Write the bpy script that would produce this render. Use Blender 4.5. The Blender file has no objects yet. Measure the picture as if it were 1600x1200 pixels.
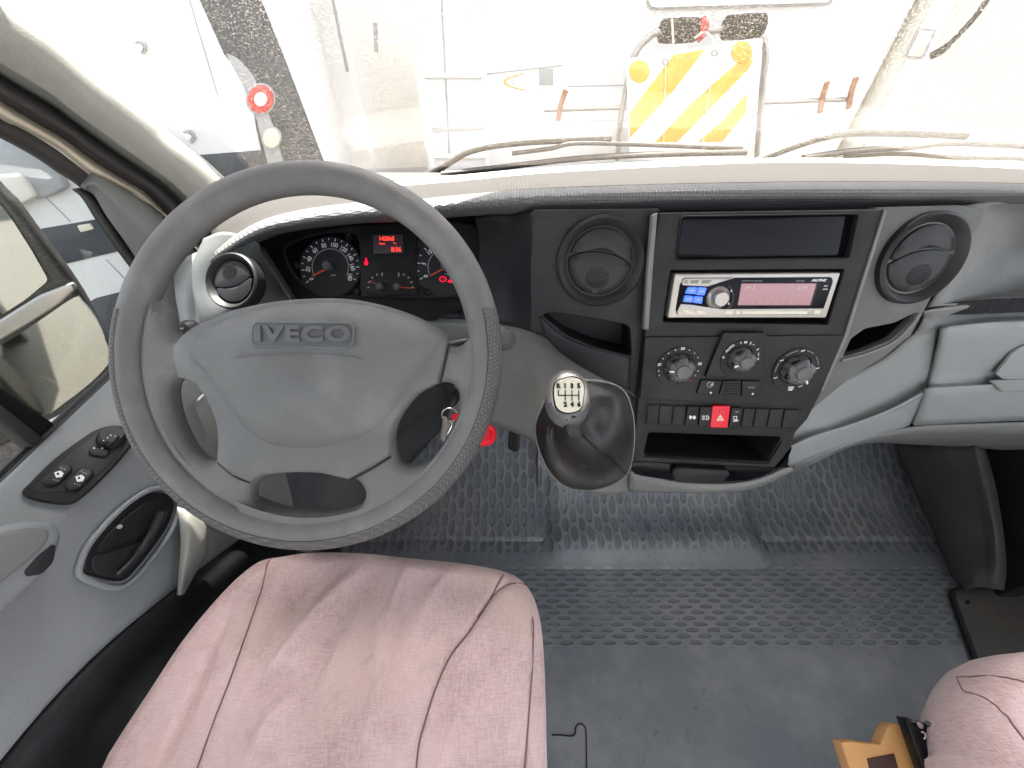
import bpy, bmesh, math, random
from mathutils import Vector, Matrix
random.seed(7)
S = bpy.context.scene
COL = S.collection
R = math.radians
V = Vector
# ------------------------------------------------------------------ camera
# world origin = camera position; the cab floor lies at z = -1.05, the ground outside at z = -1.75
F_PX = 601.0
PITCH = R(45)
cd = bpy.data.cameras.new("camera"); cam = bpy.data.objects.new("camera", cd); COL.objects.link(cam)
cd.sensor_width = 36; cd.lens = 36 * F_PX / 1600; cd.clip_start = .02; cd.clip_end = 500
cam.location = (0, 0, 0); cam.rotation_euler = (math.pi/2 - PITCH, 0, 0)
S.camera = cam
# ------------------------------------------------------------------ light
SUN_EL, SUN_AZ = R(60), R(-8)          # azimuth measured from +Y (ahead) towards +X (right)
w = bpy.data.worlds.new("World"); S.world = w; w.use_nodes = True
wn = w.node_tree; bg = wn.nodes['Background']; bg.inputs[1].default_value = .15
sky = wn.nodes.new('ShaderNodeTexSky'); sky.sky_type = 'NISHITA'; sky.sun_disc = False
sky.sun_elevation = SUN_EL; sky.sun_rotation = SUN_AZ; sky.air_density = .6; sky.dust_density = 4; sky.ozone_density = .4
hs = wn.nodes.new('ShaderNodeHueSaturation'); hs.inputs['Saturation'].default_value = .36   # sky desaturated to nearly white, taking the blue out of its light
wn.links.new(sky.outputs[0], hs.inputs['Color']); wn.links.new(hs.outputs[0], bg.inputs[0])
sl = bpy.data.lights.new("sun", 'SUN'); so = bpy.data.objects.new("sun", sl); COL.objects.link(so)
sl.energy = 4.0; sl.angle = R(.5); sl.color = (1, .95, .87)
sd = V((math.sin(SUN_AZ)*math.cos(SUN_EL), math.cos(SUN_AZ)*math.cos(SUN_EL), math.sin(SUN_EL)))
so.rotation_euler = sd.to_track_quat('Z', 'Y').to_euler()
S.view_settings.view_transform = 'Standard'; S.view_settings.look = 'None'
S.view_settings.gamma = 1; S.view_settings.use_curve_mapping = False
S.view_settings.exposure = 2.75
S.cycles.max_bounces = 10; S.cycles.diffuse_bounces = 5; S.cycles.transparent_max_bounces = 12
S.cycles.sample_clamp_indirect = 6
# ------------------------------------------------------------------ pixel -> ray helpers (photo pixels, 1600x1200)
AX = V((1, 0, 0)); AF = V((0, math.cos(PITCH), -math.sin(PITCH))); AU = V((0, math.sin(PITCH), math.cos(PITCH)))
def ray(x, y): return AX*((x-800)/F_PX) + AU*((600-y)/F_PX) + AF
def PT(x, y, t): return ray(x, y)*t
def PX(x, y, X): r = ray(x, y); return r*(X/r.x)
def PY(x, y, Y): r = ray(x, y); return r*(Y/r.y)
def PZ(x, y, Z): r = ray(x, y); return r*(Z/r.z)
class Fr:
    """a plane with its own axes; px() gives plane coordinates of a photo pixel"""
    def __init__(s, o, n, xd=(1, 0, 0)):
        s.o = V(o); s.n = V(n).normalized(); xd = V(xd)
        s.x = (xd - s.n*xd.dot(s.n)).normalized(); s.y = s.n.cross(s.x)
    def px(s, x, y, h=0):
        r = ray(x, y); o = s.o + s.n*h
        p = r*(o.dot(s.n)/r.dot(s.n)) - s.o
        return (p.dot(s.x), p.dot(s.y))
    def w(s, x, y, h=0): return s.o + s.x*x + s.y*y + s.n*h
    def P(s, x, y, h=0): a = s.px(x, y, h); return s.w(a[0], a[1], h)
    def m(s, x=0, y=0, h=0):
        p = s.w(x, y, h)
        return Matrix(((s.x.x, s.y.x, s.n.x, p.x), (s.x.y, s.y.y, s.n.y, p.y), (s.x.z, s.y.z, s.n.z, p.z), (0, 0, 0, 1)))
    def sh(s, h): return Fr(s.o+s.n*h, s.n, s.x)
# ------------------------------------------------------------------ node helpers
class N:
    def __init__(s, nt, k): s.nt = nt; s.k = k
    def _op(s, op, *a):
        n = s.nt.nodes.new('ShaderNodeMath'); n.operation = op
        for i, v in enumerate(a):
            if isinstance(v, N): s.nt.links.new(v.k, n.inputs[i])
            else: n.inputs[i].default_value = v
        return N(s.nt, n.outputs[0])
    def __add__(s, o): return s._op('ADD', s, o)
    def __sub__(s, o): return s._op('SUBTRACT', s, o)
    def __mul__(s, o): return s._op('MULTIPLY', s, o)
    def __truediv__(s, o): return s._op('DIVIDE', s, o)
    def f(s, op, *a): return s._op(op, s, *a)
    def smooth(s, a, b):
        n = s.nt.nodes.new('ShaderNodeMapRange'); n.interpolation_type = 'SMOOTHSTEP'
        s.nt.links.new(s.k, n.inputs[0]); n.inputs[1].default_value = a; n.inputs[2].default_value = b
        return N(s.nt, n.outputs[0])
def noise(nt, sc, det=2, vec=None, rough=.5):
    n = nt.nodes.new('ShaderNodeTexNoise'); n.inputs['Scale'].default_value = sc; n.inputs['Detail'].default_value = det
    n.inputs['Roughness'].default_value = rough
    if vec is not None: nt.links.new(vec, n.inputs['Vector'])
    return N(nt, n.outputs[0])
def coords(nt): 
    t = nt.nodes.new('ShaderNodeTexCoord'); return t.outputs['Object']
def xyz(nt):
    s = nt.nodes.new('ShaderNodeSeparateXYZ'); nt.links.new(coords(nt), s.inputs[0])
    return [N(nt, s.outputs[i]) for i in range(3)]
def mapping(nt, sc):
    m = nt.nodes.new('ShaderNodeMapping'); m.inputs['Scale'].default_value = sc
    nt.links.new(coords(nt), m.inputs[0]); return m.outputs[0]
def mixcol(nt, fac, a, b):
    n = nt.nodes.new('ShaderNodeMix'); n.data_type = 'RGBA'
    nt.links.new(fac.k, n.inputs[0])
    for i, v in ((6, a), (7, b)):
        if isinstance(v, N): nt.links.new(v.k, n.inputs[i])
        else: n.inputs[i].default_value = (*v, 1)
    return N(nt, n.outputs[2])
def setbump(nt, b, h, strength, dist):
    bn = nt.nodes.new('ShaderNodeBump'); bn.inputs['Strength'].default_value = strength
    bn.inputs['Distance'].default_value = dist
    nt.links.new(h.k, bn.inputs['Height']); nt.links.new(bn.outputs[0], b.inputs['Normal'])
def mat(name, col, rough=.55, metal=0, grain=0, gscale=900, dirt=0, dscale=14, dcol=None, spec=.5, emit=None, es=0, coat=0):
    m = bpy.data.materials.new(name); m.use_nodes = True; nt = m.node_tree; b = nt.nodes['Principled BSDF']
    b.inputs['Base Color'].default_value = (*col, 1); b.inputs['Roughness'].default_value = rough
    b.inputs['Metallic'].default_value = metal; b.inputs['Specular IOR Level'].default_value = spec
    b.inputs['Coat Weight'].default_value = coat
    if emit: b.inputs['Emission Color'].default_value = (*emit, 1); b.inputs['Emission Strength'].default_value = es
    if grain: setbump(nt, b, noise(nt, gscale, 2, coords(nt)), grain, .001)
    if dirt:
        f = noise(nt, dscale, 6, coords(nt), .65).smooth(.42, .72)*dirt
        c = mixcol(nt, f, col, dcol or tuple(min(1, x*1.7+.03) for x in col))
        nt.links.new(c.k, b.inputs['Base Color'])
        rr = noise(nt, dscale*2.3, 5, coords(nt)).smooth(.3, .7)*.14+(rough-.07)
        nt.links.new(rr.k, b.inputs['Roughness'])
    m.diffuse_color = (*col, 1)
    return m
M = {}
M['wheel'] = mat('wheel_foam', (.135, .133, .13), .5, grain=.55, gscale=1100, dirt=.35, dscale=18)
M['pad'] = mat('wheel_pad', (.13, .134, .135), .52, grain=.6, gscale=1100, dirt=.35, dscale=14)
M['letter'] = mat('badge_letters', (.105, .108, .11), .45, grain=.3)
M['badge'] = mat('wheel_badge', (.085, .09, .095), .42, grain=.2)
M['dark'] = mat('dark_dash_plastic', (.019, .021, .023), .5, spec=.32, grain=.5, gscale=1000, dirt=.25, dscale=9)
M['darker'] = mat('black_dash_plastic', (.010, .0105, .012), .45, spec=.3, grain=.25, gscale=1000, dirt=.15)
M['hole'] = mat('black_recess', (.006, .006, .007), .6)
M['gloss'] = mat('gloss_black', (.004, .004, .006), .10, spec=.12)
M['console'] = mat('console_plastic', (.012, .0115, .0115), .5, spec=.32, grain=.35, gscale=1000, dirt=.2)
M['light'] = mat('light_grey_plastic', (.235, .252, .255), .5, grain=.5, gscale=900, dirt=.15, dscale=7, dcol=(.27, .28, .27))
M['mid'] = mat('mid_grey_plastic', (.17, .175, .17), .52, grain=.5, gscale=900, dirt=.15, dscale=7)
M['doorg'] = mat('door_grey_plastic', (.22, .235, .245), .5, grain=.5, gscale=900, dirt=.15, dscale=7)
M['trim'] = mat('pillar_trim', (.25, .25, .225), .6, grain=.45, gscale=600, dirt=.1)
M['beige'] = mat('cream_paint', (.78, .68, .54), .4)
M['seal'] = mat('rubber_seal', (.03, .027, .026), .65, grain=.6, gscale=1400)
M['black'] = mat('black_plastic', (.010, .010, .011), .4, grain=.15, spec=.25)
M['mirrorblk'] = mat('mirror_housing', (.016, .016, .017), .5, dirt=.5, dscale=320, dcol=(.12, .11, .10))
M['vent'] = mat('vent_plastic', (.020, .021, .022), .42, spec=.32, grain=.3, gscale=1000)
M['silver'] = mat('silver_plastic', (.40, .375, .35), .32, .6)
M['chrome'] = mat('chrome', (.7, .7, .7), .15, 1)
M['white'] = mat('white_print', (.8, .8, .8), .5)
M['dimprint'] = mat('dim_print', (.35, .35, .36), .5)
M['red'] = mat('red_switch', (.75, .01, .03), .4)
M['redprint'] = mat('red_print', (.5, .03, .02), .5)
M['blue'] = mat('blue_button', (.06, .16, .75), .3, emit=(.08, .2, 1), es=.12)
M['lcdred'] = mat('red_segments', (.6, .02, .01), .5, emit=(1, .05, .03), es=.32)
M['lcd'] = mat('lcd_back', (.07, .05, .06), .3)
M['warn'] = mat('warning_lamp', (.6, .0, .02), .5, emit=(1, .0, .04), es=.2)
M['pinklcd'] = mat('radio_display', (.30, .17, .19), .25, emit=(.5, .25, .28), es=.05)
M['needle'] = mat('needle', (.35, .04, .03), .4, emit=(1, .1, .05), es=.015)
M['leather'] = mat('leather', (.010, .010, .010), .48, grain=.5, gscale=350, dirt=.2)
M['knob'] = mat('knob_plastic', (.10, .10, .105), .32, grain=.2)
M['cream'] = mat('cream_plate', (.72, .69, .56), .35)
M['wood'] = mat('plywood_edge', (.55, .30, .12), .45)
M['brownlabel'] = mat('brown_label', (.05, .025, .02), .5)
M['yellow'] = mat('yellow_tag', (.8, .6, .05), .5)
M['bracket'] = mat('rail_steel', (.01, .01, .012), .3, .3)
# textured lip of the dash: fine hexagonal bumps
def texmat(name, col, kind, scale, strength, rough=.5, dist=.002):
    m = mat(name, col, rough); nt = m.node_tree; b = nt.nodes['Principled BSDF']
    v = nt.nodes.new('ShaderNodeTexVoronoi'); v.inputs['Scale'].default_value = scale; v.inputs['Randomness'].default_value = .08 if kind == 'hex' else 1
    nt.links.new(mapping(nt, (1, 1.0, 1)), v.inputs['Vector'])
    h = N(nt, v.outputs['Distance']); setbump(nt, b, h, strength, dist)
    c = mixcol(nt, h.smooth(.1, .5), tuple(x*1.25 for x in col), tuple(x*.62 for x in col)); nt.links.new(c.k, b.inputs['Base Color'])
    return m
M['lip'] = texmat('dash_lip_grain', (.19, .192, .195), 'hex', 260, .9)
M['grip'] = texmat('wheel_grip_grain', (.13, .128, .125), 'hex', 330, .9)
def ribmat(name, col, sc, axis=0, depth=.5):
    m = mat(name, col, .75, spec=.2); nt = m.node_tree; b = nt.nodes['Principled BSDF']
    h = (xyz(nt)[axis]*sc).f('SINE'); setbump(nt, b, h, depth, .001)
    c = mixcol(nt, h.smooth(-1, 1), tuple(x*.8 for x in col), tuple(x*1.15 for x in col)); nt.links.new(c.k, b.inputs['Base Color'])
    return m
M['dashtop'] = ribmat('dash_top_ribbed', (.043, .041, .038), 1500, 0)
# rubber floor with two fields of pressed ovals
def floormat():
    m = mat('rubber_floor', (.12, .13, .14), .5); nt = m.node_tree; b = nt.nodes['Principled BSDF']
    x, y, z = xyz(nt)
    def field(a, bb, ra, rb):
        u = x/a; row = u.f('FLOOR'); st = (row.f('MODULO', 2)).f('ABSOLUTE')*.5
        fu = u.f('FRACT') - .5; v = y/bb + st; fv = v.f('FRACT') - .5
        d = ((fu*(a/ra)).f('POWER', 2) + (fv*(bb/rb)).f('POWER', 2)).f('SQRT')
        return d
    nz = noise(nt, 9, 4, coords(nt))
    def ovals(d): 
        o = d.smooth(1.0, .8); ring = d.smooth(.62, .85)*o
        return o, ring
    A, Ar = ovals(field(.0225, .050, .0085, .0225))       # long ovals running fore and aft
    # short ovals lying across
    u = y/.0125; row = u.f('FLOOR'); st = row.f('MODULO', 2).f('ABSOLUTE')*.5
    fu = u.f('FRACT')-.5; fv = (x/.050+st).f('FRACT')-.5
    B, Br = ovals(((fu*(.0125/.0048)).f('POWER', 2) + (fv*(.050/.0165)).f('POWER', 2)).f('SQRT'))
    ma = y.smooth(.405, .425); mb = y.smooth(.375, .365)*y.smooth(.195, .205)
    wear = nz.smooth(.25, .6)
    h = (A*ma + B*mb)
    dirt = noise(nt, 5, 8, coords(nt), .7).smooth(.40, .68)
    base = mixcol(nt, dirt, (.18, .20, .225), (.27, .285, .295))
    spots = noise(nt, 70, 3, coords(nt)).smooth(.62, .72)*noise(nt, 6, 2, coords(nt)).smooth(.45, .6)
    c2 = mixcol(nt, spots*.45, base, (.09, .093, .097))
    c3 = mixcol(nt, h*wear*.55, c2, (.09, .097, .108))
    sc = noise(nt, 420, 2, coords(nt)).smooth(.76, .80)
    c4 = mixcol(nt, sc*.5, c3, (.4, .4, .38))
    nt.links.new(c4.k, b.inputs['Base Color'])
    rr = noise(nt, 12, 6, coords(nt)).smooth(.3, .7)*.22+.34; nt.links.new(rr.k, b.inputs['Roughness'])
    setbump(nt, b, h*-1.0 + noise(nt, 500, 2, coords(nt))*.12, .9, .003)
    return m
M['floor'] = floormat()
def fabricmat():
    m = mat('faded_pink_fabric', (.5, .38, .4), .9, spec=.15); nt = m.node_tree; b = nt.nodes['Principled BSDF']
    w1 = noise(nt, 1, 3, mapping(nt, (90, 700, 90)), .7); w2 = noise(nt, 1, 3, mapping(nt, (700, 90, 90)), .7)
    wv = (w1*w2)*2.0
    st = noise(nt, 7, 5, coords(nt), .6).smooth(.40, .68)
    c = mixcol(nt, st, (.66, .455, .452), (.48, .32, .312))
    c = mixcol(nt, wv.smooth(.32, .68)*.55, c, (.74, .60, .58))
    tan = noise(nt, 4, 3, coords(nt)).smooth(.48, .66)
    c = mixcol(nt, tan*.45, c, (.60, .45, .36))
    sm = noise(nt, 28, 5, coords(nt)).smooth(.58, .78)*.5
    c = mixcol(nt, sm, c, (.36, .29, .27))
    nt.links.new(c.k, b.inputs['Base Color']); b.inputs['Sheen Weight'].default_value = .25
    setbump(nt, b, wv + noise(nt, 900, 2, coords(nt))*.5, .55, .0012)
    return m
M['fabric'] = fabricmat()
M['seam'] = mat('seam_thread', (.20, .13, .12), .9)
def glassmat(name, dust, tint=(1, 1, 1), dcol=(.8, .72, .6)):
    m = bpy.data.materials.new(name); m.use_nodes = True; nt = m.node_tree; nt.nodes.clear()
    o = nt.nodes.new('ShaderNodeOutputMaterial'); t = nt.nodes.new('ShaderNodeBsdfTransparent'); t.inputs[0].default_value = (*tint, 1)
    g = nt.nodes.new('ShaderNodeBsdfGlossy'); g.inputs['Roughness'].default_value = .02
    fz = nt.nodes.new('ShaderNodeFresnel'); fz.inputs[0].default_value = 1.3
    mx = nt.nodes.new('ShaderNodeMixShader'); nt.links.new(fz.outputs[0], mx.inputs[0]); nt.links.new(t.outputs[0], mx.inputs[1]); nt.links.new(g.outputs[0], mx.inputs[2])
    d = nt.nodes.new('ShaderNodeBsdfTranslucent'); d.inputs[0].default_value = (*dcol, 1)
    d2 = nt.nodes.new('ShaderNodeBsdfDiffuse'); d2.inputs[0].default_value = (*dcol, 1)
    dd = nt.nodes.new('ShaderNodeMixShader'); nt.links.new(d.outputs[0], dd.inputs[1]); nt.links.new(d2.outputs[0], dd.inputs[2])
    x, y, z = xyz(nt)
    sp = noise(nt, 380, 2, coords(nt)).smooth(.53, .62); big = noise(nt, 5, 4, coords(nt)).smooth(.3, .75)
    sp2 = noise(nt, 190, 2, coords(nt)).smooth(.64, .72)
    fac = (sp*dust*3.5 + sp2*dust*2.0)*(big+.25) + dust*.6
    mx2 = nt.nodes.new('ShaderNodeMixShader'); nt.links.new(fac.f('MINIMUM', .9).k, mx2.inputs[0]); nt.links.new(mx.outputs[0], mx2.inputs[1]); nt.links.new(dd.outputs[0], mx2.inputs[2])
    nt.links.new(mx2.outputs[0], o.inputs[0]); return m
M['screen'] = glassmat('windscreen_glass', .044)
M['sideglass'] = glassmat('side_glass', .012, (.97, 1, .99))
M['cover'] = glassmat('clear_cover', .004)
M['mirror'] = mat('mirror_glass', (.50, .54, .52), .03, 1)
M['vanwhite'] = mat('white_body', (.78, .78, .77), .35, dirt=.15, dscale=3, dcol=(.66, .64, .6))
M['vanwhite2'] = mat('cream_body', (.70, .68, .60), .4, dirt=.15, dscale=3, dcol=(.6, .57, .5))
M['vangrey'] = mat('grey_trim_body', (.35, .36, .37), .4)
M['darkband'] = mat('dusty_dark_glass', (.035, .045, .062), .35, dirt=.45, dscale=260, dcol=(.13, .135, .145))
M['signyellow'] = mat('sign_yellow', (.72, .42, .03), .45, dirt=.5, dscale=20, dcol=(.60, .33, .05))
M['signwhite'] = mat('sign_white', (.8, .8, .78), .45)
M['foam'] = texmat('foam_grip', (.05, .038, .03), 'hex', 110, 1, .9, .004)
M['rust'] = mat('rust_clamp', (.30, .12, .05), .7)
M['lampred'] = mat('lamp_red', (.6, .03, .03), .25)
M['archm'] = mat('wheel_arch_rubber', (.075, .073, .07), .55, grain=.4, dirt=.6, dscale=6, dcol=(.14, .12, .10))
M['greenvan'] = mat('dark_green_body', (.03, .07, .055), .3)
M['shroud'] = mat('shroud_grey', (.12, .13, .13), .6, grain=.5, spec=.3)
M['rfascia'] = mat('right_fascia_grey', (.10, .105, .10), .55, grain=.5, dirt=.15)
M['wiper'] = mat('wiper_black', (.016, .014, .012), .6, dirt=.4, dscale=220, dcol=(.12, .09, .06))
M['ground'] = mat('asphalt_ground', (.07, .062, .055), .9, dirt=.8, dscale=50, dcol=(.17, .14, .10))
M['headliner'] = mat('headliner', (.62, .60, .56), .9)
# ------------------------------------------------------------------ mesh helpers
def tag(o, label=None, cat=None, group=None, kind=None):
    if label: o['label'] = label
    if cat: o['category'] = cat
    if group: o['group'] = group
    if kind: o['kind'] = kind
    return o
def empty(name, loc, label, cat, group=None):
    o = bpy.data.objects.new(name, None); COL.objects.link(o); o.location = loc; o.empty_display_size = .02
    tag(o, label, cat, group); bpy.context.view_layer.update(); return o
def link(name, me, m, parent=None, smooth=35):
    o = bpy.data.objects.new(name, me); COL.objects.link(o)
    if m is not None:
        me.materials.clear(); me.materials.append(M[m] if isinstance(m, str) else m)
    if parent is not None:
        o.parent = parent
        # meshes are authored in world coordinates: undo every ancestor's offset
        p = parent; off = V((0, 0, 0))
        while p is not None: off += p.location; p = p.parent
        o.location = -off
    for p in me.polygons: p.use_smooth = True
    if smooth < 180: me.set_sharp_from_angle(angle=R(smooth))
    return o
def mesh(name, vs, fs, m, parent=None, smooth=35):
    me = bpy.data.meshes.new(name); me.from_pydata([tuple(v) for v in vs], [], fs); me.update()
    bm = bmesh.new(); bm.from_mesh(me); bmesh.ops.recalc_face_normals(bm, faces=bm.faces); bm.to_mesh(me); bm.free()
    return link(name, me, m, parent, smooth)
def rnd(poly, r, n=4):
    """round the corners of a 2D polygon"""
    out = []; L = len(poly)
    for i in range(L):
        a, b, c = V(poly[i-1]), V(poly[i]), V(poly[(i+1) % L])
        d1 = (a-b); d2 = (c-b); k = min(r, d1.length*.48, d2.length*.48)
        p1 = b + d1.normalized()*k; p2 = b + d2.normalized()*k
        for j in range(n+1):
            t = j/n; out.append(tuple(p1*(1-t)**2 + b*2*t*(1-t) + p2*t*t))
    return out
def cr(pts, n=6, closed=True):
    """Catmull-Rom through points of any dimension"""
    L = len(pts); out = []
    P = [V(p) for p in pts]
    for i in range(L if closed else L-1):
        if closed: p0, p1, p2, p3 = P[i-1], P[i], P[(i+1) % L], P[(i+2) % L]
        else:
            p0 = P[i-1] if i > 0 else P[0]*2-P[1]; p1 = P[i]; p2 = P[i+1]; p3 = P[i+2] if i+2 < L else P[i+1]*2-P[i]
        for j in range(n):
            t = j/n
            out.append(.5*((2*p1)+(p2-p0)*t+(2*p0-5*p1+4*p2-p3)*t*t+(3*p1-p0-3*p2+p3)*t**3))
    if not closed: out.append(P[-1])
    return [tuple(p) for p in out]
def plate(name, fr, poly, m, parent, h=0, depth=.004, bev=.0008, holes=(), is_px=True, smooth=40, bres=2):
    """solid plate whose FRONT face is at height h above the frame plane"""
    cu = bpy.data.curves.new(name, 'CURVE'); cu.dimensions = '2D'; cu.fill_mode = 'BOTH'
    for pl in [poly]+list(holes):
        if is_px: pl = [fr.px(x, y, h) for x, y in pl]
        s = cu.splines.new('POLY'); s.points.add(len(pl)-1)
        for i, p in enumerate(pl): s.points[i].co = (p[0], p[1], 0, 1)
        s.use_cyclic_u = True
    bev = min(bev, depth*.45)
    cu.extrude = depth/2-bev; cu.bevel_depth = bev; cu.bevel_resolution = bres; cu.offset = -bev
    tmp = bpy.data.objects.new('tmp', cu); COL.objects.link(tmp)
    dg = bpy.context.evaluated_depsgraph_get(); me = bpy.data.meshes.new_from_object(tmp.evaluated_get(dg))
    bpy.data.objects.remove(tmp); bpy.data.curves.remove(cu)
    me.transform(fr.m(0, 0, h-depth/2)); me.name = name
    bm = bmesh.new(); bm.from_mesh(me); bmesh.ops.remove_doubles(bm, verts=bm.verts, dist=1e-6); bm.to_mesh(me); bm.free()
    return link(name, me, m, parent, smooth)
def text(name, s, fr, x, y, size, m, parent, h=.0005, rot=0, ext=.0002, off=0, sx=1, shear=0, bev=0, is_px=True):
    """cap height = size metres, centred on the photo pixel"""
    cu = bpy.data.curves.new(name, 'FONT'); cu.body = s; cu.size = size/.7; cu.align_x = 'CENTER'; cu.align_y = 'CENTER'
    cu.extrude = ext; cu.offset = off; cu.shear = shear; cu.bevel_depth = bev; cu.resolution_u = 3
    if name == 'letters': cu.space_character = 1.12
    tmp = bpy.data.objects.new('tmp', cu); COL.objects.link(tmp)
    dg = bpy.context.evaluated_depsgraph_get(); me = bpy.data.meshes.new_from_object(tmp.evaluated_get(dg))
    bpy.data.objects.remove(tmp); bpy.data.curves.remove(cu)
    a = fr.px(x, y, h) if is_px else (x, y)
    me.transform(fr.m(a[0], a[1], h+ext) @ Matrix.Rotation(R(rot), 4, 'Z') @ Matrix.Diagonal((sx, 1, 1, 1))); me.name = name
    return link(name, me, m, parent)
def lathe(name, fr, cx, cy, prof, m, parent, seg=48, is_px=True, h0=0, sx=1, sy=1, fn=None):
    """prof: (radius, height) pairs; closes at r=0 ends"""
    a = fr.px(cx, cy, h0) if is_px else (cx, cy); vs = []; fs = []
    n = len(prof)
    for i in range(seg):
        an = 2*math.pi*i/seg
        for r, h in prof:
            k = fn(an, r) if fn else 1
            vs.append(fr.w(a[0]+math.cos(an)*r*sx*k, a[1]+math.sin(an)*r*sy*k, h0+h))
    for i in range(seg):
        j = (i+1) % seg
        for k in range(n-1): fs.append((i*n+k, j*n+k, j*n+k+1, i*n+k+1))
    me = bpy.data.meshes.new(name); me.from_pydata([tuple(v) for v in vs], [], fs)
    bm = bmesh.new(); bm.from_mesh(me); bmesh.ops.remove_doubles(bm, verts=bm.verts, dist=1e-6)
    bmesh.ops.dissolve_degenerate(bm, edges=bm.edges, dist=1e-6)
    bmesh.ops.recalc_face_normals(bm, faces=bm.faces); bm.to_mesh(me); bm.free()
    return link(name, me, m, parent)
def dome(name, fr, poly, c, prof, m, parent, is_px=True, hf=None, smooth=60, h0=0):
    """rings shrinking from the outline (s=0) to the centre (s=1); prof: (s, height)"""
    if is_px: poly = [fr.px(x, y, h0) for x, y in poly]; c = fr.px(c[0], c[1], h0)
    vs = []; fs = []; L = len(poly)
    for s, h in prof:
        for p in poly:
            x = p[0]+(c[0]-p[0])*s; y = p[1]+(c[1]-p[1])*s
            vs.append(fr.w(x, y, h0+h+(hf(x, y, s) if hf else 0)))
    for k in range(len(prof)-1):
        for i in range(L):
            j = (i+1) % L; fs.append((k*L+i, k*L+j, (k+1)*L+j, (k+1)*L+i))
    k = (len(prof)-1)*L; vs.append(fr.w(c[0], c[1], h0+prof[-1][1]+(hf(c[0], c[1], 1) if hf else 0)))
    for i in range(L): fs.append((k+i, k+(i+1) % L, len(vs)-1))
    return mesh(name, vs, fs, m, parent, smooth)
def tube(name, pts, r, m, parent, closed=False, seg=10, flat=1):
    P = [V(p) for p in pts]; n = len(P); rr = r if isinstance(r, (list, tuple)) else [r]*n
    vs = []; fs = []; up = None
    for i in range(n):
        if closed: t = (P[(i+1) % n]-P[i-1]).normalized()
        else: t = (P[min(i+1, n-1)]-P[max(i-1, 0)]).normalized()
        if up is None: up = t.orthogonal().normalized() if abs(t.z) > .9 else (V((0, 0, 1))-t*t.z).normalized()
        up = (up - t*up.dot(t)).normalized(); sd_ = t.cross(up)
        for k in range(seg):
            a = 2*math.pi*k/seg; vs.append(P[i]+(sd_*math.cos(a)+up*math.sin(a)*flat)*rr[i])
    for i in range(n if closed else n-1):
        j = (i+1) % n
        for k in range(seg): l = (k+1) % seg; fs.append((i*seg+k, j*seg+k, j*seg+l, i*seg+l))
    if not closed: fs.append(tuple(range(seg))[::-1]); fs.append(tuple((n-1)*seg+k for k in range(seg)))
    return mesh(name, vs, fs, m, parent, 60)
def loft(name, rows, m, parent, nu=8, nv=6, thick=.003, smooth=50, lin=False, up=False):
    """surface through rows of points (each row same length), made solid away from the camera"""
    if lin: nv = 1
    R1 = [cr(r, nu, False) for r in rows]
    if nv > 1: cols = [cr([r[i] for r in R1], nv, False) for i in range(len(R1[0]))]
    else: cols = [[tuple(r[i]) for r in R1] for i in range(len(R1[0]))]
    nc = len(cols); nr = len(cols[0]); vs = [p for c in cols for p in c]; fs = []
    for i in range(nc-1):
        for j in range(nr-1): fs.append((i*nr+j, (i+1)*nr+j, (i+1)*nr+j+1, i*nr+j+1))
    me = bpy.data.meshes.new(name); me.from_pydata(vs, [], fs); me.update()
    # make normals face the camera
    bm = bmesh.new(); bm.from_mesh(me); bmesh.ops.recalc_face_normals(bm, faces=bm.faces)
    s = sum((f.normal.dot(f.calc_center_median()) for f in bm.faces))
    if up: s = -sum((f.normal.z for f in bm.faces))
    if s > 0: bmesh.ops.reverse_faces(bm, faces=bm.faces)
    bm.to_mesh(me); bm.free()
    o = link(name, me, m, parent, smooth)
    if thick:
        md = o.modifiers.new('thickness', 'SOLIDIFY'); md.thickness = thick; md.offset = -1
    return o
def box(name, lo, hi, m, parent=None, bev=.0, rotm=None):
    bm = bmesh.new(); bmesh.ops.create_cube(bm, size=1)
    for v in bm.verts: v.co = V([lo[i]+(v.co[i]+.5)*(hi[i]-lo[i]) for i in range(3)])
    if bev: bmesh.ops.bevel(bm, geom=bm.edges[:], offset=bev, segments=3, affect='EDGES', profile=.6)
    me = bpy.data.meshes.new(name); bm.to_mesh(me); bm.free()
    if rotm is not None: me.transform(rotm)
    return link(name, me, m, parent)
def circ(x, y, rx, ry=None, n=40, a0=0, a1=360):
    ry = ry or rx; full = (a1-a0) >= 360
    k = n if full else n+1
    return [(x+rx*math.cos(R(a0+(a1-a0)*i/n)), y-ry*math.sin(R(a0+(a1-a0)*i/n))) for i in range(k)]
def arcband(x, y, r, wd, a0, a1, n=30, ky=1):
    o = circ(x, y, r+wd/2, (r+wd/2)*ky, n, a0, a1); i = circ(x, y, r-wd/2, (r-wd/2)*ky, n, a0, a1)
    return o + i[::-1]
def liner(fr, poly, dp, nm, m_='hole', par=None):
    a = [fr.P(x, y, -.001) for x, y in poly]; b = [p - fr.n*dp for p in a]; L = len(a)
    vs = a+b; fs = [(i, (i+1) % L, L+(i+1) % L, L+i) for i in range(L)] + [tuple(range(L, 2*L))]
    return mesh(nm, vs, fs, m_, par)
def line(x0, y0, x1, y1, wd):
    d = V((x1-x0, y1-y0)).normalized(); q = V((-d.y, d.x))*wd/2
    return [(x0+q.x, y0+q.y), (x1+q.x, y1+q.y), (x1-q.x, y1-q.y), (x0-q.x, y0-q.y)]
# ================================================================== THE PLACE OUTSIDE
g = mesh('ground', [(-60, -60, -1.75), (60, -60, -1.75), (60, 90, -1.75), (-60, 90, -1.75)], [(0, 1, 2, 3)], 'ground'); tag(g, kind='structure')
cf = box('cab_floor', (-.70, -3.2, -1.12), (1.44, .44, -1.05), 'floor', bev=0); tag(cf, kind='structure')

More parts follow.
